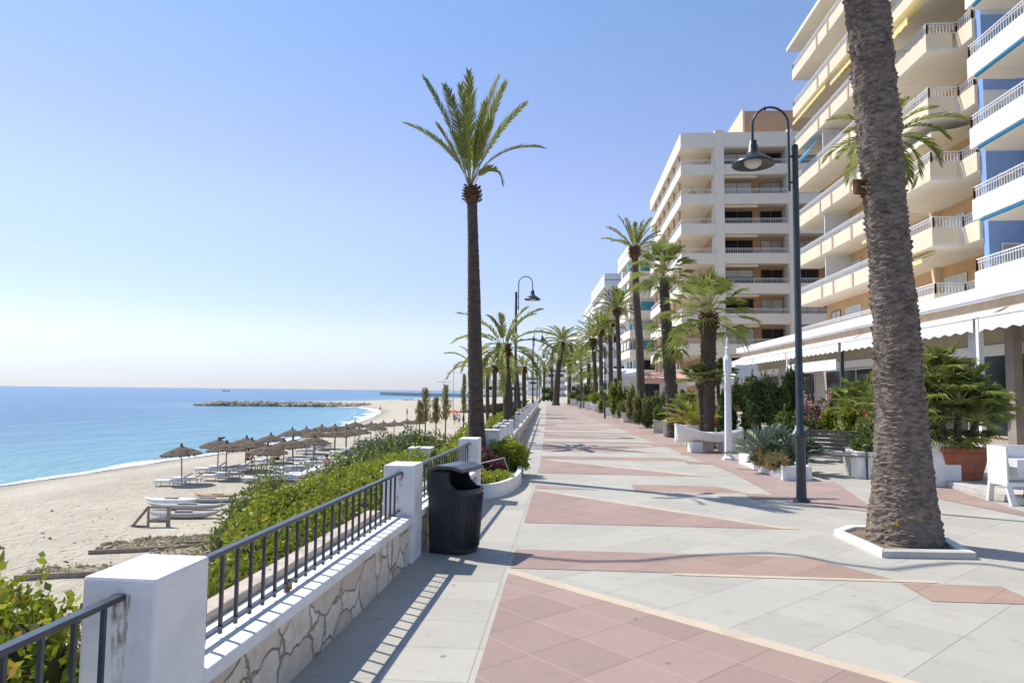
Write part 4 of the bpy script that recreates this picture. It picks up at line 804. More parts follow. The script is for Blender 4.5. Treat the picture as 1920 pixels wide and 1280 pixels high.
# --- the cream block with balconies (upper right)
B1 = empty('apartment_building', (19.2, 40, 0)); tag(B1, 'cream and peach apartment block with stacked railed balconies and yellow awnings', 'building'); 
def W1(m, name, mt, par=None): o = m.build(name, M[mt], par or B1); o.location = Vector((-19.2, -40, 0)) if par is None else (0, 0, 0); return o
def off(o): o.location = o.location+Vector((-19.2, -40, 0)); return o
WX = 19.1; m = MB(); m.box(WX, 32, 29.8, 52, 0, 31.5); W1(m, 'wall', 'peach')
m = MB().box(WX-1.9, 32, 29.8, 54.0, 28.35, 28.62); W1(m, 'roof', 'bw')
m = MB().box(WX-.35, WX-.002, 36.45, 36.75, 4.8, 28.3); W1(m, 'party_wall', 'cream_p')
zf = [5.25+2.9*k for k in range(8)]
for k, z in enumerate(zf):
    XL = 17.25; XR = 15.9
    o = off(balcony(B1, [(WX, 52.9), (XL, 52.9), (XL, 36.9)], z, WX)); 
    t = MB()
    for y in (47.6, 45.6, 42.6, 39.8): t.box(XL-.04, XL-.003, y, y+.22, z+.01, z+.79)
    t.build('pilaster', M['trim'], o)
    pp = MB().box(XL+.2, WX-.01, 47.5, 47.62, z+.8, z+2.75).build('divider', M['shut'], o) if k in (1, 2, 4) else None
    o = off(balcony(B1, [(XR, 36.7), (XR, 31.0), (17.15, 31.0), (17.15, 29.75), (WX, 29.75)], z, WX))
    c = k % 3
    off(window(B1, (WX, 51.0), (WX, 49.4), z+.15, z+2.3, (-1, 0), 'glass' if c else 'shut', 'brown', bars=1))
    off(window(B1, (WX, 48.6), (WX, 46.0), z+.15, z+2.3, (-1, 0), 'glassl' if k % 2 else 'shut', 'shut', bars=1))
    off(window(B1, (WX, 44.8), (WX, 43.9), z+.15, z+2.25, (-1, 0), 'brown', 'trim', bars=0))
    off(window(B1, (WX, 42.6), (WX, 40.0), z+.15, z+2.3, (-1, 0), 'glass', 'shut', bars=1))
    off(window(B1, (WX, 36.2), (WX, 34.2), z+.6 if k == 0 else z+.15, z+2.3, (-1, 0), 'shut', 'shut', bars=1))
    off(window(B1, (WX, 33.4), (WX, 32.9), z+.15, z+2.3, (-1, 0), 'brown', 'trim', bars=0))
    off(window(B1, (WX, 32.2), (WX, 31.6), z+.15, z+2.3, (-1, 0), 'brown', 'brown', bars=0))
    off(window(B1, (WX, 30.9), (WX, 30.1), z+.5, z+2.3, (-1, 0), 'glassl', 'shut', bars=0))
    u = MB().box(WX-.06, WX-.003, 29.82, 30.95, z+2.4, z+2.88)
    if k % 2: o = u.build('panel', M['peach'], B1); off(o)
off(awning(B1, 16.3, 18.2, 31.6, 36.4, 13.4, 13.75, 'yaww', .3)); off(awning(B1, 15.95, 16.6, 32.0, 36.5, 7.75, 8.05, 'yaw', .2)); off(awning(B1, 15.4, 16.3, 31.5, 36.6, 18.7, 19.4, 'yaw', .35))
off(awning(B1, 15.3, 16.4, 32.2, 36.6, 21.4, 22.3, 'yaw', .2)); off(awning(B1, 17.2, 17.6, 46.2, 52.8, 22.2, 22.6, 'yaw', .25)); off(awning(B1, 17.25, 18.2, 38, 45.5, 22.0, 22.7, 'yaw', .25))
off(awning(B1, 16.9, 17.7, 48.5, 51.6, 18.6, 19.6, 'baw', .25, scallop=False)); off(awning(B1, 17.4, 18.2, 38.0, 41.6, 10.6, 11.0, 'yaw', .15))
def clutter(par, x, y, z, kind, of):
    r = MB()
    if kind == 0: r.box(x-.22, x+.22, y-.22, y+.22, z+.43, z+.47); r.box(x+.18, x+.22, y-.22, y+.22, z+.47, z+.95); [r.box(x+a, x+a+.04, y+b, y+b+.04, z, z+.43) for a in (-.22, .18) for b in (-.22, .18)]; of(r.build('chair', M['shut'], par))
    elif kind == 1: r.lathe([(.40, .70), (.42, .74), (0, .74)], 14, (x, y, z)); r.tube([(x, y, z), (x, y, z+.72)], .03, 6); of(r.build('table', M['shut'], par))
    else: k = 160; C = RNG.normal(size=(k, 3))*np.array([.22, .22, .25])+np.array([x, y, z+.95]); r.leaves(C, RNG.normal(size=(k, 3))+np.array([0, 0, .6]), .2, .07, 0, RNG.uniform(.1, .9, k)); of(r.build('pot_plant', M['mleaf'], par))
random.seed(31)
for k in range(1, 7):
    for y in random.sample([33, 34.6, 38.6, 41, 43.5, 46.4, 48.5, 51], 4): clutter(B1, 16.6 if y < 36 else 17.9, y, zf[k]+.14, random.randrange(3), off)
# --- the blue block at the right edge
B0 = empty('blue_apartment_building', (19, 24, 0)); tag(B0, 'blue-walled block with cream balconies at the right edge of the photo', 'building')
def of0(o): o.location = o.location+Vector((-19, -24, 0)); return o
X0 = 18.9; o = of0(MB().box(X0, 30, 12, 29.74, 4.6, 27).build('wall', M['blue'], B0)); 
of0(MB().box(17.3, X0-.004, 29.4, 29.74, 4.6, 27).build('end_wall', M['blue'], B0)); [of0(MB().box(17.31, X0-.005, 29.39, 29.397, 5.9+2.92*k, 8.5+2.92*k).build('light_panel', M[c_], B0)) for k, c_ in ((2, 'white_bl'), (4, 'bluel'), (6, 'bluel'))]; [of0(window(B0, (17.75, 29.38), (18.6, 29.38), 6.0+2.92*k, 7.9+2.92*k, (0, -1), 'glassl', 'shut', bars=0)) for k in range(6)]
for k in range(7):
    z = 5.75+2.92*k; X = 16.3; of0(balcony(B0, [(17.32, 28.7), (X, 28.7), (X, 14.0), (X0, 14.0)], z, X0, ph=.82, rl=.5, mt='bw', sp=.16))
    of0(window(B0, (X0, 28.5), (X0, 27.0), z+.15, z+2.2, (-1, 0), 'glassl', 'shut', bars=1)); of0(window(B0, (X0, 25.8), (X0, 23.2), z+.15, z+2.3, (-1, 0), 'glass', 'shut', bars=1)); of0(window(B0, (X0, 21.8), (X0, 19.2), z+.15, z+2.3, (-1, 0), 'glass', 'shut', bars=1))
    if k in (1, 3): of0(MB().box(X0-.03, X0-.003, 26.2, 29.3, z+.02, z+2.85).build('white_panel', M['white_bl'], B0))
    of0(MB().tube([(16.35, 28.2, z-.10), (16.35, 15, z-.10)], .07, 8).build('rolled_awning', M['baw'], B0))
for k in range(5):
    for y in random.sample([27.6, 26.2, 24.8, 23.4, 22], 2): clutter(B0, 17.0, y, 5.89+2.92*k, random.randrange(3), of0)
# --- restaurant row under the cream block
RS = empty('restaurant_front', (13.6, 35, 0)); tag(RS, 'long white restaurant front with canvas awnings and dark windows under the apartments', 'restaurant')
def ofr(o): o.location = o.location+Vector((-13.6, -35, 0)); return o
ofr(MB().box(13.8, 19.05, 12, 52, .005, 4.55).build('wall', mat('beige_wall', (.44, .38, .30), .85, .1, .7, stain=(.3, .26, .2), sfac=.3), RS))
ofr(MB().box(12.75, 19.0, 12, 52.3, 4.56, 4.78).build('roof_edge', M['white_bl'], RS)); ofr(MB().box(12.68, 12.747, 12, 52.35, 4.62, 4.98).build('fascia', M['white_bl'], RS, bevel=.01))
ofr(MB().box(12.9, 13.79, 12, 52, 4.25, 4.555).build('awning_box', M['trim'], RS))
secs_ = [(12.4, 21.0), (21.3, 31.1), (31.4, 38.4), (38.7, 45.0), (45.3, 51.8)]
for i, (a, b) in enumerate(secs_):
    ofr(awning(RS, 12.0, 13.0, a, b, 3.92, 4.3, 'cloth', .42, folds=1))
    ofr(MB().box(11.98, 12.12, b+.03, b+.17, 0, 3.9).build('post', M['whitep'] if i != 1 else M['iron'], RS))
    ofr(MB().box(13.74, 13.797, a+.6, b-.5, 2.95, 3.3).build('sign_band', M['white_bl'], RS))
    if i != 1: ofr(window(RS, (13.8, a+.7), (13.8, b-.6), .5, 2.9, (-1, 0), 'glass', 'rail', bars=2, shut_=0))
    else: ofr(window(RS, (13.8, 22.0), (13.8, 27.8), .35, 3.0, (-1, 0), 'glass', 'trim', bars=1, shut_=0)); ofr(window(RS, (13.8, 28.5), (13.8, 30.7), .35, 2.9, (-1, 0), 'glass', 'trim', bars=0))
    ofr(MB().box(11.95, 12.0, a+.2, b-.2, 2.75, 3.22).build('hanging_blind', M['cloth'], RS)) if i in (2, 4) else None
ofr(MB().box(13.15, 13.4, 21.4, 21.8, 0, 4.2).build('pillar', mat('taupe_pillar', (.30, .25, .21), .8, .2, 2), RS))
cu = MB(); V = []
for i in range(15):
    for z in (0, 1, 2, 3, 4): V.append((12.55+.05*math.sin(i*1.9)+.06*(z == 2), 21.95+i*.035*(1.3 if z != 2 else .7), 1.55+z*.55))
cu.add(V, [(5*i+k, 5*i+k+1, 5*i+6+k, 5*i+5+k) for i in range(14) for k in range(4)]); ofr(cu.build('curtain', M['cloth'], RS))
# --- the big white block
B2 = empty('white_apartment_building', (11.1, 67, 0)); tag(B2, 'tall white apartment block with wrap-round balconies and a peach rooftop room', 'building')
def of2(o): o.location = o.location+Vector((-11.1, -67, 0)); return o
XA, YA = 11.15, 67.0; XE, YE = 31.0, 91.0
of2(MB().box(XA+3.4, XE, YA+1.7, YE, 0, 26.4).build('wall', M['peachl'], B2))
for k in range(9):
    z = 2.45+2.9*k if k < 8 else 25.6
    top = k == 8; ph = .98 if not top else 1.45; zz = z if not top else 25.45
    m = MB(); m.box(XA, XA+3.25, YA, YA+.14, zz, zz+ph); m.box(XA+4.12, XA+10.1, YA, YA+.14, zz, zz+ph); m.box(XA+10.62, XE, YA, YA+.14, zz, zz+ph)
    o = of2(m.build('balcony', M['bw'], B2))
    y0 = YA+.143; m = MB(); m.box(XA, XA+.14, y0, YE, zz, zz+ph)
    m.build('sea_parapet', M['bw'], o)
    MB().box(XA+.142, XE, YA+.143, YE, zz-.01, zz+.2).build('slab', M['soff'], o)
    if not top:
        m = MB(); 
        for a, b in ((XA+.05, XA+3.2), (XA+4.15, XA+10.05), (XA+10.65, XE)): bars_rail(m, [(a, YA+.07), (b, YA+.07)], zz+ph, zz+ph+.5, .16, .014)
        bars_rail(m, [(XA+.07, YA+.1), (XA+.07, YE)], zz+ph, zz+ph+.5, .3, .014); m.build('railing', M['rail'], o)
        for j, (a, b, w) in enumerate([(4.25, 7.2, 'shut' if k in (6, 1) else 'glass'), (7.9, 10.0, 'glass' if k % 2 else 'glassl'),  (11.0, 13.4, 'glassl' if k % 3 else 'glass'), (14, 16, 'glass')]):
            of2(window(B2, (XA+a, YA+1.7), (XA+b, YA+1.7), zz+.25, zz+2.6, (0, -1), w, 'brownf', bars=1, shut_=random.choice([0, 0, 0, 0, .3])))
        of2(MB().box(XA+4.14, XA+7.3, YA+.2, YA+.6, zz+2.62, zz+2.86).build('awning_case', M['cream_p'], B2))
        for y in np.arange(YA+3, YE-1, 3.6): of2(window(B2, (XA+3.4, y+2.2), (XA+3.4, y), zz+.25, zz+2.4, (-1, 0), 'glass' if (int(y)+k) % 3 else 'glassl', 'trim', bars=1))
        for y in np.arange(YA+2.6, YE, 3.6): MB().box(XA+.2, XA+.42, y, y+.2, zz+.2, zz+2.89).build('post', M['peachl'], o)
for k in range(1, 8):
    for x in random.sample([1.2, 2.4, 5.0, 6.3, 7.6, 9.0, 12], 3): clutter(B2, XA+x, YA+.75, 2.65+2.9*k, random.randrange(3), of2)
for x in (3.26, 10.11): 
    w = .85 if x < 5 else .5; of2(MB().box(XA+x, XA+x+w, YA-.12, YA+1.69, 0, 27.1).build('column', M['bw'], B2))
of2(MB().box(XA+3.3, XA+3.39, YA+1.8, YE-.2, 0, 25.4).build('side_wall', M['peachl'], B2)); of2(MB().box(XA+7.0, XA+15, YA+3.5, YA+10, 26.9, 30.4).build('rooftop_room', M['peachl'], B2)); of2(MB().box(XA+6.8, XA+6.997, YA+3.3, YA+10.2, 26.9, 30.6).build('rooftop_side', M['cream_p'], B2))
of2(MB().tube([(XA+9.2, YA+4, 30.4), (XA+9.2, YA+4, 31)], .1, 6).build('vent', M['iron'], B2))
# --- the blocks beyond, further along the seafront
def block(label, px0, px1, D, depth, top_px, floors, wall, band, glassk, accent=None, seed=0, first=1.2):
    """px0 left corner (sea side), px1 right end; front face at depth D"""
    random.seed(seed); a = PD(px0, 735, D); b = PD(px1, 735, D); z1 = PD(px0, top_px, D).z; r = empty('distant_block', (a.x, a.y, 0)); tag(r, label, 'building', 'blocks further along the seafront')
    w = (b.x-a.x); dl = Vector((-.055, 1, 0)).normalized()*depth; fh = (z1-.6)/floors
    P = [(1.0, 1.0), (w, 1.0), (w+dl.x, dl.y), (1.0+dl.x, dl.y)]; MB().prism(P, 0, z1-.3).build('wall', M[wall], r)
    for k in range(floors+1):
        z = fh*k+first if k < floors else z1-.9
        m = MB(); m.prism([(0, 0), (w, 0), (w+dl.x, dl.y), (dl.x, dl.y)], z-.18, z); m.prism([(0, 0), (w, 0), (w, .12), (0, .12)], z+.003, z+.85); m.prism([(0, .123), (.12, .123), (.12+dl.x, dl.y), (dl.x, dl.y)], z+.003, z+.85)
        o = m.build('balcony', M[band], r)
        if k < floors:
            n = max(1, int(w/3.2))
            for i in range(n):
                x = 1.6+i*(w-2)/n; mt = accent if accent and (i+k) % 2 == 0 else (glassk if random.random() < .7 else 'glassl'); MB().box(x, x+1.8, .93, .997, z+.3, z+fh-.5).build('window', M[mt], r)
            n = max(1, int(depth/4))
            for i in range(n):
                y = 2+i*(depth-3)/n; xx = dl.x*y/dl.y+.93+.0; MB().box(xx, xx+.06, y, y+2.2, z+.3, z+fh-.5).build('window', M[accent if accent and random.random() < .5 else glassk], r)
                if random.random() < .35: MB().box(xx-.8, xx-.72, y-.3, y+2.3, z+fh-1.5, z+fh-.45).build('blind', M[random.choice(['cloth', 'shut', 'yaww', accent or 'cloth'])], r)
    return r
block('white block with turquoise glazed balconies behind the tallest palm', 1181, 1250, 93, 12, 455, 8, 'white_bl', 'bw', 'glass', 'tealg', 1)
block('pale block with stepped flat roof left of the turquoise-glazed one', 1133, 1190, 116, 24, 512, 8, 'white_bl', 'white_bl', 'glass', None, 2)
block('pinkish white block with rounded corner, fourth along the seafront', 1112, 1150, 142, 22, 560, 7, 'peachl', 'white_bl', 'glass', None, 3)
block('lower pale block, farthest of the right-hand row', 1096, 1130, 172, 40, 610, 6, 'white_bl', 'white_bl', 'glass', None, 4)
block('small white house block closing the end of the promenade', 1018, 1062, 215, 10, 690, 4, 'white_bl', 'white_bl', 'glass', None, 5)
block('pale waterfront houses seen between the second and third lamp posts', 985, 1012, 235, 10, 705, 3, 'white_bl', 'white_bl', 'glass', None, 6)
block('low grey house behind the short yellowish palm', 950, 980, 250, 10, 715, 2, 'peachl', 'bw', 'glass', None, 7)
block('long low white building beyond the beach, right of the tall slim trunk', 905, 948, 260, 10, 712, 2, 'white_bl', 'bw', 'glass', None, 8)
block('white tower-like block rising left of the leaning palm', 1062, 1100, 205, 14, 660, 5, 'white_bl', 'white_bl', 'glass', None, 9)
# ground-floor cafe terraces between the blocks
def kiosk(label, px0, px1, D, top, mt, seed):
    a = PD(px0, 735, D); b = PD(px1, 735, D); z = PD(px0, top, D).z; r = empty('cafe_terrace', (a.x, a.y, 0)); tag(r, label, 'cafe', 'cafe terraces'); w = b.x-a.x
    MB().prism([(.4, .8), (w, .8), (w, 5), (.4, 5)], 0, z-.2).build('wall', M['white_bl'], r)
    n = 8; V = []
    for i in range(n+1): x = w*i/n; V += [(x, .9, z), (x, -.7, z-.45), (x, -.71, z-.75+.05*(i % 2))]
    o = MB().add(V, [(3*i+k, 3*i+k+1, 3*i+4+k, 3*i+3+k) for i in range(n) for k in (0, 1)]).build('awning', M[mt], r); o.modifiers.new('t', 'SOLIDIFY').thickness = .02
    for x in (.05, w*.5, w-.05): MB().bar((x, -.66, 0), (x, -.66, z-.5), .06, .06).build('post', M['rail'], r)
    MB().box(.6, w*.45, .76, .797, .9, z-.9).build('window', M['glass'], r)
kiosk('cafe terrace with a pale pink awning below the turquoise-glazed block', 1140, 1200, 62, 690, 'pinkaw' if 'pinkaw' in M else 'cloth', 1)
M['pinkaw'] = mat('salmon_awning', (.62, .36, .28), .8, .1, 3)
kiosk('cafe terrace with a salmon awning at the foot of the white block', 1196, 1290, 56, 698, 'pinkaw', 2)
# ---------------------------------------------------------------- right-hand greenery, pots, boat
def gp(px, py, z=0): g = G(px, py, z); return g.x, g.y
def potted(px, py, label, kind='box', w=.42, h=.42, pl=None, ph=.8, seed=0, mt='whitep', leaf='mleaf', n=1100, L=.09, Wd=.04, cat='potted plant'):
    random.seed(seed); x, y = gp(px, py); y += w*.5; r = empty('potted_plant', (x+w*.25, y, 0), random.uniform(-.15, .1)); tag(r, label, cat, 'potted plants along the terraces')
    m = MB()
    if kind == 'box': m.box(-w/2, w/2, -w/2, w/2, 0, h); m.box(-w/2-.02, w/2+.02, -w/2-.02, w/2+.02, h, h+.04)
    elif kind == 'taper':
        for (s0, z0, s1, z1) in ((.74, 0, .98, h-.08), (1.08, h-.078, 1.1, h)):
            V = [(sx*w*s/2, sy*w*s/2, z) for s, z in ((s0, z0), (s1, z1)) for sx, sy in ((-1, -1), (1, -1), (1, 1), (-1, 1))]; m.add(V, [(3, 2, 1, 0), (4, 5, 6, 7), (0, 1, 5, 4), (1, 2, 6, 5), (2, 3, 7, 6), (3, 0, 4, 7)])
    else: m.lathe([(w*.34, 0), (w*.46, h*.85), (w*.52, h*.86), (w*.52, h), (w*.45, h), (w*.42, h*.9), (0, h*.88)], 18)
    m.build('pot', M[mt], r, bevel=.008, smooth=kind == 'round')
    if pl == 'ball': mb = MB(); bl = [(0, 0, h+ph*.5, w*.55, w*.55, ph*.5)]; blobleaf(mb, bl, n, L, Wd, autumn=.02); core(mb, bl, .7, 1); mb.build('foliage', [M[leaf], M['twig']], r)
    elif pl == 'bush':
        mb = MB(); bl = [(random.uniform(-.2, .2), random.uniform(-.2, .2), h+ph*random.uniform(.3, .65), w*random.uniform(.5, .8), w*random.uniform(.5, .8), ph*random.uniform(.28, .42)) for _ in range(4)]; blobleaf(mb, bl, n, L, Wd, autumn=.03); core(mb, bl, .62, 1); mb.build('foliage', [M[leaf], M['twig']], r)
    elif pl == 'fan': mb = MB(); [fan(mb, (0, 0, h), i*2.399, R(85-75*(i+.5)/24), ph*random.uniform(.4, .75), ph*.42, nb=16) for i in range(24)]; mb.build('foliage', [M['fanl'], M['rachis']], r)
    elif pl == 'spike': mb = MB(); [frond(mb, (0, 0, h), i*2.399, R(86-60*(i+.5)/26), R(30-60*(i+.5)/26), ph, ph*.2, .02, 10, 16, stalk=.1) for i in range(26)]; mb.build('foliage', [M[leaf], M['rachis']], r)
    return r
# big palm in the terracotta box
x, y = gp(1812, 914); y += .35; r = empty('potted_fan_palm', (x, y, .0)); tag(r, 'large bushy fan palm in a square terracotta pot on the kerb at the right', 'potted plant')
w = .82; m = MB()
for (s0, z0, s1, z1) in ((.74, .12, .96, .62), (1.04, .622, 1.06, .72)):
    V = [(sx*w*s/2, sy*w*s/2, z) for s, z in ((s0, z0), (s1, z1)) for sx, sy in ((-1, -1), (1, -1), (1, 1), (-1, 1))]; m.add(V, [(3, 2, 1, 0), (4, 5, 6, 7), (0, 1, 5, 4), (1, 2, 6, 5), (2, 3, 7, 6), (3, 0, 4, 7)])
m.build('pot', M['terra'], r, bevel=.012); random.seed(77); mb = MB(); st = MB()
for s in range(7):
    a0 = s*.9; bx, by = .2*math.cos(a0), .2*math.sin(a0); h = [.45, .7, .95, .6, 1.15, .8, .5][s]; tp = (bx*2.0, by*2.0, .7+h); st.tube([(bx, by, .6), (bx*1.5, by*1.5, .7+h*.5), tp], [.05, .045, .04], 7)
    for i in range(26): fan(mb, tp, i*2.399+s, R(88-80*(i+.5)/26), random.uniform(.30, .62), random.uniform(.36, .50), nb=18, sp=62)
    for i in range(3): fan(mb, (bx, by, .75), i*2.1+s, R(random.uniform(5, 40)), .35, .34, nb=16, dead=True)
mb.build('foliage', [M['fanl'], M['rachis']], r); st.build('stem', M['bark2'], r)
# raised kerb, white boxes
a = G(1768, 912); b = G(1862, 935); c = G(1925, 950); m = MB(); q = [(a.x, a.y), (b.x, b.y), (c.x, c.y), (c.x+2, c.y+1.0), (a.x+2.6, a.y+1.2)]; q0 = Vector(q[0])
o = MB().prism([(p[0]-q0.x, p[1]-q0.y) for p in q], 0, .12).build('raised_kerb', M['conc'], None, bevel=.01, loc=(q0.x, q0.y, 0)); tag(o, 'low worn concrete step under the terracotta pot', 'kerb')
x, y = gp(1742, 912); r = empty('white_planter', (x+.25, y+.3, 0)); tag(r, 'white box planter with a marble-like face just right of the thick trunk', 'planter'); MB().box(-.42, .3, -.35, .35, 0, .74).build('box', M['whitep'], r, bevel=.01); MB().box(-.44, .32, -.37, .37, .74, .78).build('rim', M['white'], r, bevel=.006)
bush('shrub', 'dark leafy shrub with yellow leaves growing behind the white box planter', 'shrub', [(x+.2, y+1.1, 1.0, .5, .5, .5), (x-.2, y+1.4, .8, .5, .5, .5)], 3200, .10, .045, M['mleaf'], 'terrace shrubs', autumn=.05)
x, y = gp(1862, 945); r = empty('white_stand', (x+.16, y, 0), R(4)); r.scale = (.92, .92, .95); tag(r, 'white high-backed planter stand on splayed legs at the right edge', 'planter')
m = MB(); m.box(.0, .95, .32, .38, .36, .93); m.box(.0, .03, -.1, .317, .3, .93); m.box(.25, .95, .0, .316, .42, .72); m.build('box', M['whitep'], r, bevel=.006); MB().box(-.02, 1.0, -.12, .0, .30, .36).build('shelf', M['whitep'], r)
for xx in (.04, .8): MB().bar((xx, -.06, .3), (xx+.02, -.14, 0), .09, .06).build('leg', M['whitep'], r); MB().bar((xx, .34, .36), (xx+.02, .44, 0), .09, .06).build('leg', M['whitep'], r)
MB().bar((.36, -.03, .3), (.27, -.1, 0.0), .05, .04).build('dark_brace', M['iron'], r)
x, y = gp(1905, 812, .5)
bush('shrub', 'small green plant on the white stand at the right edge', 'shrub', [(gp(1900, 870)[0]+1.3, gp(1900, 870)[1]+.2, .95, .3, .3, .12)], 500, .09, .04, M['mleaf'], 'terrace shrubs', autumn=.0)
# terrace hedges and shrubs (right), placed where the photo shows them: px of centre, depth, half-width px, top px, bottom px
def shrub(px, D, hw, top, bot, label, mt='mleaf', n=3800, L=.11, Wd=.05, autumn=.03, k=4, cat='shrub', seed=0, **kw):
    random.seed(seed or int(px)); D = D+(3.5 if px < 1380 else 0); c = PD(px, 740, D); r = hw*D/1300; zt = PD(px, top, D).z; zb_ = max(0, PD(px, bot, D).z); bl = []
    for i in range(k):
        for j in range(2):
            hz_ = (zt-zb_)/2; bl.append((c.x-r+2*r*(i+.5)/k, c.y+random.uniform(-.2, .4), zb_+hz_*(.5+1.0*j*random.uniform(.45, 1.05)), r/k*1.3*random.uniform(.7, 1.25), r/k*1.3, hz_*.58*random.uniform(.7, 1.1)))
    return bush('shrub', label, cat, bl, n, L, Wd, M[mt], 'terrace shrubs', autumn=autumn, shoots=26, shell=.45, **kw)
shrub(1452, 20, 52, 694, 800, 'tall clipped dark hedge under the white canvas awning', 'dleaf', 9000, .10, .05, 0)
shrub(1388, 21.5, 36, 715, 812, 'dark bush behind the white post with something hanging in it', 'dleaf', 5000, .10, .045, 0)
shrub(1530, 18, 30, 745, 815, 'pinkish flowering shrub right of the lamp post', 'pinkf', 1900, .09, .04, 0)
shrub(1500, 17.5, 34, 775, 822, 'leafy green shrub behind the bench backrest', 'mleaf', 3600, .10, .045, .04)
shrub(1590, 17, 34, 765, 840, 'bright yellow-green shrub above the bench', 'hedge', 3800, .10, .05, .03)
shrub(1640, 16, 25, 790, 845, 'reddish-leaved shrub between bench and thick trunk', 'redl', 1800, .10, .04, 0)
for i, (px, D, top, L, lab) in enumerate([(1625, 17.5, 690, 1.25, 'tall fan palm bush immediately left of the thick trunk'), (1585, 19, 715, 1.1, 'lower fan palm bush left of the tall one, above the bench'), (1745, 15, 705, 1.2, 'fan palm bush peeping out right of the thick trunk'), (1312, 21, 672, .8, 'young fan palm in front of the broad palm trunk'), (1346, 22, 668, .75, 'young fan palm touching the white post'), (1288, 24, 728, .7, 'shaggy low fan palm left of the broad palm trunk')]):
    c = PD(px, 740, D); zt = PD(px, top, D).z; r = clump('fan_palm_bush', lab, 'plant', (c.x, c.y, .1), .92*L, 36, 80+i, [M['fanl'], M['rachis']], 'fan', low=12, pot=max(0, zt-.1-1.1*L), group='fan palm bushes')
shrub(1222, 29, 34, 728, 800, 'reddish-green mixed shrub left of the ragged fan palm', 'mleaf', 3800, .15, .04, .12)
shrub(1290, 25, 30, 745, 812, 'grey-green shrub between the two fan palms', 'cycad', 3000, .13, .04, .02)
shrub(1345, 20.5, 22, 745, 830, 'dark tall bush at the foot of the broad fan palm', 'dleaf', 2600, .11, .045, 0)
shrub(1168, 38, 24, 715, 780, 'light green feathery shrub below the slim knobbed palm', 'hedge', 2200, .16, .06, .01)
shrub(1195, 34, 20, 740, 788, 'olive bush before the tallest palm of the right-hand row', 'olive', 1800, .15, .06, .05)
shrub(1140, 48, 16, 728, 772, 'yellow-green bush farther up the right-hand row', 'hedge', 1300, .2, .08, 0)
shrub(1108, 66, 14, 720, 766, 'small green trees before the far pale blocks', 'mleaf', 1200, .25, .1, 0)
shrub(1078, 85, 12, 728, 760, 'green bushes at the far right end of the promenade', 'mleaf', 1000, .3, .12, 0)
shrub(1030, 110, 14, 726, 756, 'rounded shrubs closing the end of the promenade', 'mleaf', 1000, .3, .12, 0)
pl = [(1255, 818, 'white box holding the base of the ragged fan palm', 'box', .62, .5, None, 0, 'mleaf'), (1232, 812, 'grey concrete pot next left of the ragged palm box', 'box', .4, .45, 'ball', .6, 'mleaf'), (1212, 802, 'white pot with a dark upright shrub', 'round', .45, .5, 'bush', .9, 'dleaf'), (1196, 795, 'pot with a clipped green ball', 'round', .4, .4, 'ball', .8, 'hedge'), (1172, 792, 'white tapered box pot with a spreading shrub', 'taper', .6, .5, 'bush', .8, 'mleaf'), (1150, 784, 'rounded white pot with leafy plant', 'round', .6, .55, 'bush', .8, 'mleaf'), (1137, 779, 'small white pot left of the rounded one', 'box', .5, .5, 'ball', .5, 'hedge'), (1124, 774, 'grey square pot in the far part of the row', 'box', .55, .8, None, 0, 'mleaf'), (1112, 771, 'yellow-green plant in a pale pot', 'round', .6, .6, 'bush', 1, 'hedge'), (1100, 768, 'farthest but two white pot', 'box', .6, .7, 'bush', .8, 'mleaf'), (1086, 764, 'farthest but one white pot', 'box', .6, .6, 'bush', .8, 'dleaf'), (1072, 760, 'farthest white pot of the row', 'box', .7, .7, 'ball', .8, 'mleaf'),
      (1276, 828, 'white square pot right of the ragged palm box', 'box', .45, .5, 'bush', .5, 'redl'), (1296, 836, 'white pot with a tall yellow-green cane plant', 'box', .45, .55, 'spike', 1.2, 'hedge'), (1600, 893, 'pale conical pot right of the bench', 'round', .42, .5, None, 0, 'mleaf'), (1628, 898, 'low white box pot half hidden by the thick trunk', 'box', .5, .45, 'ball', .3, 'mleaf')]
for i, (px, py, lab, kd, w, h, p_, ph, lf_) in enumerate(pl):
    potted(px, py, lab, kd, w*1.15, h*1.1, p_, ph, 200+i, 'conc' if 'grey' in lab else 'whitep', lf_, 1300, .1 if py > 790 else .16, .045 if py > 790 else .07)
# white boat-shaped display
x, y = gp(1345, 850); r = empty('white_boat', (x-.1, y+.4, 0), R(10)); tag(r, 'small white wooden rowing boat on blocks left of the white post', 'boat')
m = MB(); n = 14; V = []
for i in range(n+1):
    t = i/n; xx = -.95+1.9*t; wd = .34*math.sin(math.pi*min(1, t*.85+.12))**.7; sh = .52+.28*(abs(t-.6)*1.6)**2
    V += [(xx, -wd, sh), (xx, -wd*.75, sh-.22), (xx, 0, .24+.1*abs(t-.5)), (xx, wd*.75, sh-.22), (xx, wd, sh)]
o = m.add(V, [(5*i+k, 5*i+k+1, 5*i+6+k, 5*i+5+k) for i in range(n) for k in range(4)]).build('hull', M['whitep'], r); o.modifiers.new('t', 'SOLIDIFY').thickness = .03
for s in (0, 4): MB().tube([V[5*i+s] for i in range(n+1)], .022, 6).build('gunwale', M['whitep'], r)
for xx in (-.4, .35): MB().box(xx-.08, xx+.08, -.27, .27, .50, .53).build('thwart', M['wood'], r)
MB().box(-.6, -.3, -.2, .2, 0, .30).build('block', M['whitep'], r); MB().box(.3, .65, -.2, .2, 0, .30).build('block', M['whitep'], r)
x, y = gp(1362, 838); r = empty('red_boat', (x-.25, y+1.6, 0), R(12)); tag(r, 'upturned red dinghy leaning behind the white boat', 'boat'); m = MB(); V = []
for i in range(11):
    t = i/10; wd = .4*math.sin(math.pi*min(1, t*.9+.08))**.7
    for j in range(7): a = math.pi*j/6; V.append((-.8+1.6*t, wd*math.cos(a), .55+.4*math.sin(a)*wd/.4))
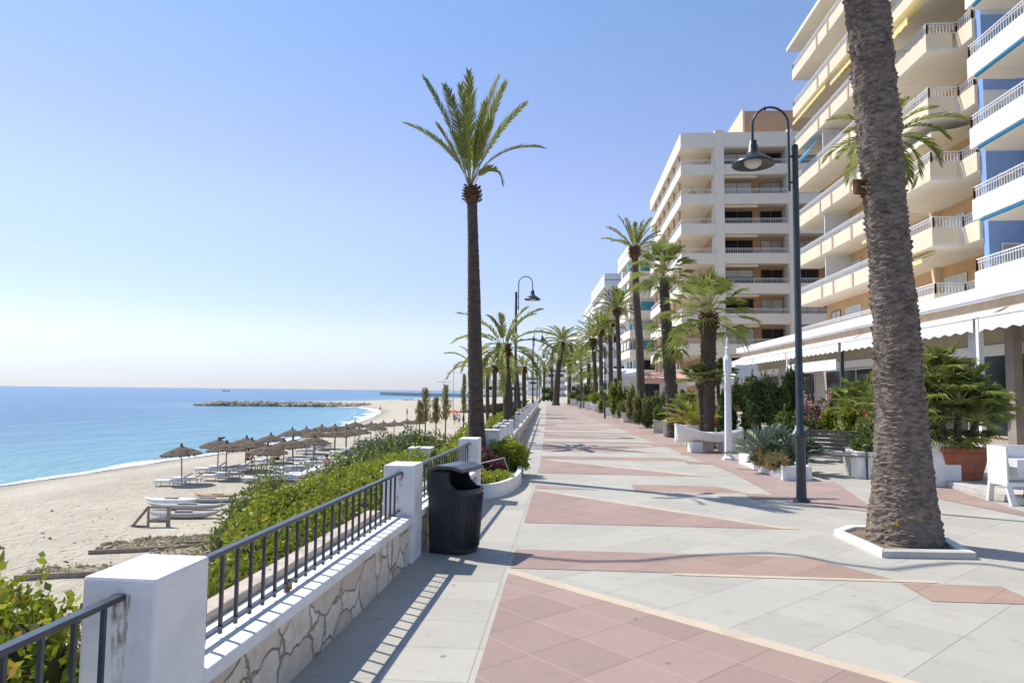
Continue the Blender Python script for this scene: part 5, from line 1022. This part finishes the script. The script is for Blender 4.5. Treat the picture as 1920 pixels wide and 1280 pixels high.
m.add(V, [(7*i+k, 7*i+k+1, 7*i+8+k, 7*i+7+k) for i in range(10) for k in range(6)]).build('hull', mat('red_paint', (.42, .07, .05), .5, .2), r, smooth=True); MB().box(-.5, .5, -.35, .35, 0, .54).build('block', M['whitep'], r)
for i, (px, py, w, h, lab) in enumerate([(1322, 846, .5, .5, 'plain white block left of the white boat'), (1400, 832, 1.5, .42, 'long low white terrace wall behind the white post'), (1440, 830, .9, .4, 'short white terrace wall behind the cycads')]):
    x, y = gp(px, py); r = empty('terrace_wall', (x, y+.8*(i > 0), 0)); tag(r, lab, 'wall', 'terrace walls'); MB().box(-w/2, w/2, 0, .25, 0, h).build('panel', M['whitep'], r, bevel=.01); MB().box(-w/2-.02, w/2+.02, -.02, .27, h, h+.04).build('coping', M['white'], r)
x, y = gp(1400, 842); r = empty('terrace_table', (x+.5, y+2.2, 0)); tag(r, 'dark cafe table with white top between the white post and the cycads', 'table'); MB().lathe([(.0, .72), (.45, .72), (.45, .75), (0, .75)], 20).build('table_top', M['whitep'], r); MB().lathe([(.22, 0), (.22, .03), (.03, .05), (.03, .72)], 12).build('leg', M['iron'], r)
x, y = gp(1238, 800); r = empty('thatched_pot_cover', (x+.9, y+1.2, 0)); tag(r, 'low brown folded parasol lying over chairs between the two fan palms', 'parasol'); MB().lathe([(.6, .5), (.62, .55), (.45, .85), (.2, 1.02), (0, 1.05)], 16).build('cloth', mat('brown_cloth', (.13, .09, .09), .8), r); MB().tube([(0, 0, 0), (0, 0, .9)], .03, 6).build('pole', M['iron'], r)
# white menu board hanging at the restaurant corner
a = PD(1400, 700, 26); r = empty('canvas_panel', (a.x, a.y, 0)); tag(r, 'white canvas wind panel on a thin pole behind the white post', 'panel'); MB().box(-.42, .42, 0, .03, a.z-.22, a.z+.32).build('panel', M['cloth'], r); MB().tube([(.3, .05, 0), (.3, .05, a.z+.3)], .03, 6).build('pole', M['rail'], r)
# ---------------------------------------------------------------- beach parasols and loungers
def make_parasol():
    r = empty('straw_parasol', (0, 0, 0)); MB().tube([(0, 0, -.3), (0, 0, 2.0)], .035, 8).build('pole', M['wood'], r)
    random.seed(2); m = MB(); n = 22
    for (r0, z0, r1, z1) in ((.05, 2.10, .62, 1.86), (.5, 1.93, .98, 1.68)):
        V = []
        for rr, z in ((r0, z0), ((r0+r1)/2, (z0+z1)/2+.0), (r1, z1), (r1*1.0, z1-.05)):
            for j in range(n): a = 6.2832*j/n; q = rr*(1+.03*math.sin(j*2.3)); V.append((q*math.cos(a), q*math.sin(a), z+.012*math.sin(j*1.7)))
        m.add(V, [(i*n+j, i*n+(j+1) % n, (i+1)*n+(j+1) % n, (i+1)*n+j) for i in range(3) for j in range(n)])
    for i in range(260):
        a = random.uniform(0, 6.2832); t = random.choice([.98, .62, .8, .98]); z = {.98: 1.66, .62: 1.86, .8: 1.77}[t]; rr = t*random.uniform(.97, 1.02); w = .035; h = random.uniform(.05, .17); ca, sa = math.cos(a), math.sin(a)
        m.add([(rr*ca-w*sa, rr*sa+w*ca, z+.03), (rr*ca+w*sa, rr*sa-w*ca, z+.03), (rr*ca*1.03, rr*sa*1.03, z-h)], [(0, 1, 2)])
    c = m.build('canopy', M['thatch'], r); c.scale = (1.12, 1.12, 1); MB().lathe([(.10, 2.04), (.07, 2.12), (.04, 2.17), (.075, 2.20), (.05, 2.27), (0, 2.28)], 8).build('tip', M['thatch'], c); return r
P0 = make_parasol()
um = [(344, 837), (410, 823), (426, 831), (461.5, 821), (474, 823.5), (501.5, 834.5), (509, 813.6), (534, 826), (550, 806), (551.5, 823.5), (576.5, 802.5), (588.7, 818), (592, 808), (604, 798), (628, 798), (629, 807), (650, 805), (666, 791.7), (674, 801.5), (649, 797), (695.6, 791.7), (706, 794.8), (719, 790.4), (739.5, 789), (764, 786.6), (782, 786)]
WH = ['nearest straw parasol, alone at the left end of the rows', 'straw parasol with a dark bird-like topknot, second nearest to the sea', 'near straw parasol with a spiky tip and a long pole, second from the left', 'small straw parasol behind the seated woman in pink', 'straw parasol directly above the seated woman in pink', 'straw parasol over the pale pink towel, nearest to the wall', 'wide straw parasol against the water, fourth in the seaward row', 'straw parasol mostly hidden by its two wider neighbours', 'straw parasol against the water, fifth in the seaward row', 'wide straw parasol in the middle of the landward row']
for i, (x, y) in enumerate(um):
    t = G(x, y, ZB+2.1); o = P0 if i == 0 else copy_tree(P0); o.location = (t.x, t.y, ZB); o.rotation_euler = (R(random.uniform(-2, 2)), R(random.uniform(-2, 2)), random.uniform(0, 6)); s = random.uniform(.95, 1.06); o.scale = (s, s, random.uniform(.98, 1.03))
    lab = WH[i] if i < len(WH) else '%s far straw parasol, counting the cluster from the left' % orl[i-len(WH)]
    tag(o, lab, 'beach parasol', 'straw parasols on the beach')
def make_lounger(back=35):
    r = empty('sun_lounger', (0, 0, 0)); m = MB(); m.box(-.95, .35, -.31, .31, .28, .33)
    m.build('seat', M['plastic'], r); a = R(back); m = MB(); m.bar((.35, 0, .31), (.35+.72*math.cos(a), 0, .31+.72*math.sin(a)), .60, .04); m.build('backrest', M['plastic'], r)
    for x in (-.8, -.1, .5):
        for y in (-.26, .26): MB().bar((x, y, 0), (x+.04, y, .28), .05, .05).build('leg', M['plastic'], r)
    m = MB(); m.bar((-.9, -.30, .2), (.6, -.30, .2), .03, .05); m.bar((-.9, .30, .2), (.6, .30, .2), .03, .05); m.build('frame', M['plastic'], r); return r
L0 = make_lounger(32); L1 = make_lounger(12); first = {0: True, 1: True}; cnt = 0
def lounge(x, y, rz, label, v=0):
    src = (L0, L1)[v]; o = src if first[v] else copy_tree(src); first[v] = False; o.location = (x, y, ZB); o.rotation_euler = (0, 0, rz); tag(o, label, 'sun lounger', 'white sun loungers on the beach'); return o
und = [0, 1, 2, 3, 5, 6, 9, 11, 13, 16, 18, 20, 22, 24]
uname = ['the nearest parasol', 'the parasol with a dark topknot', 'the spiky-tipped near parasol', 'the parasol behind the woman in pink', '', 'the parasol over the pink towel', 'the wide parasol against the water', '', '', 'the wide landward parasol']
for k, i in enumerate(und):
    t = G(*um[i], ZB+2.1); w_ = uname[i] if i < len(uname) and uname[i] else 'the %s far parasol from the left' % orl[i-len(WH)]
    lounge(t.x-.15, t.y-.62, R(8), 'white sun lounger on the near side under %s' % w_, 0); lounge(t.x+.1, t.y+.62, R(8), 'white sun lounger on the far side under %s' % w_, k % 2)
for i in range(13):
    px = 522+i*13.5; py = 905-i*4.0; g = G(px, py, ZB); lounge(g.x+.3, g.y+.5, R(24), '%s lounger of the row along the hedge, counting from the near end' % orl[i], 0 if i % 4 else 1)
for i, (px, py) in enumerate([(560, 868), (600, 862), (640, 852), (660, 846), (620, 866), (575, 850)]): g = G(px, py, ZB); lounge(g.x, g.y, R(10), '%s lounger of the loose middle group, counting from the left' % orl[i], i % 2)
# beached paddle boards / canoes, rack, weedy plots
def hull(name, label, px, py, L, w, h, rz, mt, up_=True):
    g = G(px, py, ZB); r = empty(name, (g.x, g.y, ZB), rz); tag(r, label, 'boat', 'hulls lying on the sand'); V = []; n = 14
    for i in range(n+1):
        t = i/n; q = max(.02, math.sin(math.pi*t)**.45); 
        for j in range(8): a = 2*math.pi*j/8; V.append((-L/2+L*t, w/2*q*math.cos(a), h*.5+h*.5*q*math.sin(a)+.16*(2*t-1)**4))
    MB().add(V, [(i*8+j, i*8+(j+1) % 8, (i+1)*8+(j+1) % 8, (i+1)*8+j) for i in range(n) for j in range(8)]).build('hull', M[mt], r, smooth=True)
    MB().box(-L*.12, L*.12, -w*.28, w*.28, h*.99, h*1.04).build('seat_well', M['wood'], r); return r
M['ochre'] = mat('ochre_canoe', (.42, .25, .10), .6, .3, 3); M['greyb'] = mat('grey_hull', (.42, .42, .39), .7, .2, 2)
hull('canoe', 'ochre canoe lying on the sand below the spiky-tipped parasol', 408, 934, 2.3, .5, .22, R(8), 'ochre'); hull('canoe', 'long grey-brown canoe beside the ochre one', 385, 942, 4.0, .55, .26, R(9), 'greyb')
hull('canoe', 'long pale wooden canoe lying behind the lattice frame', 352, 955, 3.6, .5, .28, R(6), 'greyb'); hull('canoe', 'pale canoe nearest the lattice frame', 345, 972, 2.9, .55, .32, R(10), 'greyb')
hull('canoe', 'faded white canoe farthest left of the hulls on the sand', 322, 945, 2.6, .5, .3, R(4), 'plastic')
g = G(282, 988, ZB); r = empty('lattice_frame', (g.x, g.y, ZB), R(4)); r.scale = (.95, 1, .8); tag(r, 'grey wooden A-frame with white lattice standing on the sand', 'frame'); m = MB()
m.bar((-.75, 0, .02), (-.1, 0, .98), .08, .1); m.bar((-.1, 0, 0), (-.1, 0, 1.0), .08, .08); m.bar((-.1, 0, .96), (.75, 0, .96), .08, .08); m.bar((.72, 0, 0), (.72, 0, .96), .14, .08); m.bar((-.75, 0, .05), (-.1, 0, .05), .08, .08); m.bar((-.1, 0, .3), (.72, 0, .3), .06, .14); m.build('frame', M['wood'], r)
m = MB(); [m.bar((-.05+.1*i, 0, .42), (-.05+.1*i, 0, .92), .02, .02) for i in range(8)]; [m.bar((-.05, .01, .46+.11*i), (.68, .01, .46+.11*i), .02, .02) for i in range(5)]; m.build('lattice', M['plastic'], r)
for i, (px, py, sx_, sy_, lab) in enumerate([(262, 1022, 1.0, .55, 'left weedy sand plot edged by a dark board'), (305, 1016, .9, .7, 'middle weedy plot with green tufts'), (345, 1032, .8, .8, 'right sandy plot strewn with brown clods'), (150, 1068, 1.1, .4, 'dark debris streak on the sand above the white pillar'), (375, 1010, .5, .5, 'small heap of sand and weed by the hedge')]):
    g = G(px, py, ZB+.05); r = empty('weedy_plot', (g.x, g.y, ZB+.0), R(20)); tag(r, lab, 'plot', 'weedy plots on the sand'); random.seed(i); m = MB()
    sx_ *= 1.25; sy_ *= 1.35
    for k in range(150): rock(m, (random.uniform(-sx_, sx_), random.uniform(-sy_, sy_), .03), random.uniform(.04, .12))
    V = [(0, 0, .10)]+[(sx_*1.08*math.cos(a_)*(abs(math.cos(a_))**3+abs(math.sin(a_))**3)**-.33*random.uniform(.85, 1), sy_*1.08*math.sin(a_)*(abs(math.cos(a_))**3+abs(math.sin(a_))**3)**-.33*random.uniform(.85, 1), .0) for a_ in np.linspace(0, 6.2832, 33)[:-1]]; MB().add(V, [(0, 1+j, 1+(j+1) % 32) for j in range(32)]).build('earth', M['plot'], r)
    m.build('clods', M['plot'], r)['kind'] = 'stuff'; m = MB().box(-sx_*1.05, sx_*1.1, -sy_*1.1-.06, -sy_*1.1, -.02, .14).build('edge_board', M['wood'], r)
    c = RNG.uniform(-1, 1, (90, 3))*np.array([sx_*.8, sy_*.8, .06])+np.array([0, 0, .12]); MB().leaves(c, RNG.normal(size=(90, 3))+np.array([0, 0, 1]), .14, .03, 0, RNG.uniform(.2, .9, 90)).build('weeds', M['mleaf'], r)['kind'] = 'stuff'
random.seed(3); dm = MB()
for i in range(90): px = random.uniform(60, 470); py = random.uniform(945, 1070); g = G(px, py, ZB+.03); rock(dm, (g.x, g.y, ZB), random.uniform(.02, .06))
tag(dm.build('beach_debris', M['soil']), 'scattered dark stones and driftwood bits on the near sand', 'stones', kind='stuff')
# young conical trees on the beach
for i, (px, base_, top, w, lab) in enumerate([(797, 806, 728, 16, 'tallest young feathery tree on the beach behind the dark shrubs'), (817, 805, 745, 11, 'middle of the young feathery trees on the beach'), (835, 804, 722, 13, 'right-hand young feathery tree on the beach'), (786, 804, 752, 10, 'brownish low young tree left of the tallest one'), (869, 790, 702, 7, 'thin dry young tree touching the tall palm trunk')]):
    D = 62; b = PD(px, base_, D); zt = PD(px, top, D).z; r = empty('young_tree', (b.x, b.y, b.z)); tag(r, lab, 'tree', 'young trees on the beach'); H = zt-b.z; MB().tube([(0, 0, -1), (.03, 0, H*.5), (0, 0, H*.95)], [.07, .05, .02], 6).build('trunk', M['bark2'], r); m = MB(); rw = w*D/1300; k = 900
    z = RNG.uniform(.22, 1, k); a = RNG.uniform(0, 6.28, k); rr = rw*1.25*(1.05-z*.7)*RNG.uniform(.1, 1, k)*(.75+.5*np.sin(z*19+a*2+i)*np.cos(a*3+z*7)); C = np.stack([rr*np.cos(a), rr*np.sin(a), z*H], 1); A = np.stack([np.cos(a)*.6, np.sin(a)*.6, np.ones(k)], 1)
    m.leaves(C, A, .42, .055, 0, RNG.uniform(.1, .8, k)); m.build('crown', M['olive'], r)
# ---------------------------------------------------------------- people on the beach
def person(loc, rz, pose, label, top, seed=0, sc=1.0, hair=(.05, .03, .02), bottom=(.05, .06, .12), walk=.12):
    r = empty('person', loc, rz); r.scale = (sc,)*3; tag(r, label, 'person', 'people on the beach')
    if pose == 'stand': J = dict(pel=(0, 0, .95), spn=(0, .01, 1.15), chs=(0, 0, 1.35), nck=(0, 0, 1.48), hed=(0, -.02, 1.60), ls=(.17, 0, 1.40), le=(.23, .02, 1.12), lw=(.24, -.06, .88), lh=(.24, -.09, .80), rs=(-.17, 0, 1.40), re=(-.23, .03, 1.12), rw=(-.22, -.05, .88), rh=(-.22, -.09, .80), lk=(.10, -walk, .52), la=(.10, -walk*.6, .08), lf=(.11, -walk*.6-.16, .03), rk=(-.10, walk*.3, .52), ra=(-.10, walk*1.4, .08), rf=(-.11, walk*1.4-.15, .03), lhp=(.1, 0, .9), rhp=(-.1, 0, .9))
    else: J = dict(pel=(0, 0, .42), spn=(0, .04, .60), chs=(0, .03, .82), nck=(0, 0, .95), hed=(0, -.04, 1.07), ls=(.17, .02, .88), le=(.24, -.12, .68), lw=(.16, -.32, .60), lh=(.13, -.40, .60), rs=(-.17, .02, .88), re=(-.24, -.1, .68), rw=(-.17, -.30, .58), rh=(-.14, -.38, .58), lk=(.12, -.42, .62), la=(.12, -.60, .38), lf=(.12, -.74, .36), rk=(-.12, -.40, .60), ra=(-.12, -.62, .38), rf=(-.12, -.76, .36), lhp=(.1, -.02, .42), rhp=(-.1, -.02, .42))
    E = [('pel', 'spn'), ('spn', 'chs'), ('chs', 'nck'), ('nck', 'hed'), ('chs', 'ls'), ('ls', 'le'), ('le', 'lw'), ('lw', 'lh'), ('chs', 'rs'), ('rs', 're'), ('re', 'rw'), ('rw', 'rh'), ('pel', 'lhp'), ('lhp', 'lk'), ('lk', 'la'), ('la', 'lf'), ('pel', 'rhp'), ('rhp', 'rk'), ('rk', 'ra'), ('ra', 'rf')]
    Rr = dict(pel=.14, spn=.12, chs=.14, nck=.055, hed=.10, ls=.055, le=.04, lw=.028, lh=.035, rs=.055, re=.04, rw=.028, rh=.035, lk=.06, la=.04, lf=.035, rk=.06, ra=.04, rf=.035, lhp=.09, rhp=.09)
    ks = list(J); me = bpy.data.meshes.new('body'); me.from_pydata([J[k] for k in ks], [(ks.index(a), ks.index(b)) for a, b in E], []); me.update(); o = bpy.data.objects.new('body', me); COL.objects.link(o); o.parent = r; reg(o)
    sk = o.modifiers.new('skin', 'SKIN'); 
    for i, k in enumerate(ks): me.skin_vertices[0].data[i].radius = (Rr[k],)*2; me.skin_vertices[0].data[i].use_root = (k == 'pel')
    o.modifiers.new('sub', 'SUBSURF').levels = 1; me.materials.append(M['skin'])
    h = Vector(J['hed']); MB().lathe([(.0, -.05), (.095, -.04), (.115, .02), (.09, .09), (0, .13)], 12, (h.x, h.y+.02, h.z+.02)).build('hair', mat('hair', hair, .8), r, smooth=True)
    a, b = Vector(J['pel']), Vector(J['chs']); MB().tube([a+Vector((0, 0, -.06)), a.lerp(b, .35), a.lerp(b, .7), b+Vector((0, 0, .05))], [.165, .145, .165, .13], 12).build('top', mat('top', top, .8), r, smooth=True)
    for s in ('l', 'r'): p, q = Vector(J[s+'hp']), Vector(J[s+'k']); MB().tube([p+Vector((0, 0, .03)), p.lerp(q, .65)], [.115, .09], 10).build('shorts', mat('shorts', bottom, .8), r, smooth=True)
    return r
g = G(465, 872, ZB); person((g.x, g.y, ZB), R(60), 'sit', 'woman in a bright pink top sitting on a lounger', (.65, .10, .25)); g = G(612, 886, ZB); person((g.x, g.y, ZB), R(20), 'sit', 'person in pale pink sitting among the loungers near the hedge', (.75, .42, .42), bottom=(.6, .3, .3))
g = G(520, 872, ZB); person((g.x, g.y, ZB), R(-30), 'sit', 'person in a lime yellow top under the straw parasols', (.62, .68, .12))
for i, (px, py, c, lab, D) in enumerate([(852, 784, (.1, .1, .13), 'dark-clothed person, leftmost of the standing group beyond the feathery trees', 112), (861, 783, (.6, .75, .85), 'person in light blue standing in the middle of the beach group', 110), (869, 780, (.06, .07, .12), 'person in navy at the right of the beach group', 108), (857, 779, (.85, .85, .85), 'person in white behind the man in light blue', 118), (763, 782, (.3, .25, .2), 'lone walker on the sand of the bay', 140), (713, 768, (.2, .2, .25), 'tiny figure by the surf at the bay corner', 200)]):
    p = PD(px, py, D); zz = float(sandz([p.x], [p.y])[0][0]); person((p.x, p.y, zz), random.uniform(0, 6), 'stand', lab, c, i, 1.0)
p = PD(851, 770, 105); r = empty('red_parasol', (p.x, p.y, ZB)); tag(r, 'small red beach parasol beside the standing group', 'parasol'); MB().lathe([(1.0, 2.1), (.6, 2.35), (0, 2.5)], 12).build('canopy', mat('red_cloth', (.6, .08, .06), .8), r); MB().tube([(0, 0, 0), (0, 0, 2.4)], .03, 6).build('pole', M['rail'], r)
for px, top, D, lab in [(832, 708, 150, 'thin mast with a crossbar above the feathery trees'), (850, 690, 140, 'taller thin mast beside the tall palm trunk')]:
    p = PD(px, 735, D); zt = PD(px, top, D).z; r = empty('mast', (p.x, p.y, ZB)); tag(r, lab, 'mast'); MB().tube([(0, 0, 0), (0, 0, zt-ZB)], [.12, .05], 6).build('pole', M['conc'], r); MB().bar((-1.6, 0, zt-ZB-.9), (1.6, 0, zt-ZB-.9), .06, .08).build('crossbar', M['conc'], r)
p = PD(424, 733, 1500); r = empty('ship', (p.x, p.y, ZS)); tag(r, 'tiny dark ship on the horizon above the breakwater', 'ship'); MB().prism([(-7, -2), (7, -2), (9, 0), (7, 2), (-7, 2)], 0, 1.4).build('hull', M['iron'], r); MB().box(-6, -3, -1.5, 1.5, 1.4, 2.4).build('cabin', M['rail'], r)
for (px, py, D, lab) in [(411, 821, 44, 'dark seagull perched on the topknot parasol'), ]:
    p = G(px+6, py+1, ZB+2.25); r = empty('seagull', (p.x-.05, p.y, ZB+2.27)); tag(r, lab, 'bird'); MB().lathe([(0, -.22), (.06, -.12), (.085, 0), (.06, .12), (.035, .17), (.05, .22), (0, .27)], 10).build('body', M['iron'], r).rotation_euler = (0, R(70), 0); MB().add([(-.2, -.06, .02), (.12, -.09, .05), (-.3, -.03, -.02), (-.2, .06, .02), (.12, .09, .05)], [(0, 1, 2), (3, 4, 2)]).build('wing', M['iron'], r)

# garland cable strung high over the promenade: only its shadow reaches the picture
pts = [G(x, y)+sd*(9.2/sd.z) for x, y in [(940, 1036), (1020, 1047), (1100, 1053), (1200, 1052), (1280, 1044), (1340, 1039), (1440, 1036), (1500, 1041), (1570, 1056), (1670, 1068), (1730, 1060), (1790, 1055), (1850, 1057), (1920, 1068), (2000, 1085)]]
tag(MB().tube(pts, .04, 8).build('garland_cable', M['iron']), 'dark garland cable hanging high above the promenade, casting a wavy shadow', 'cable')
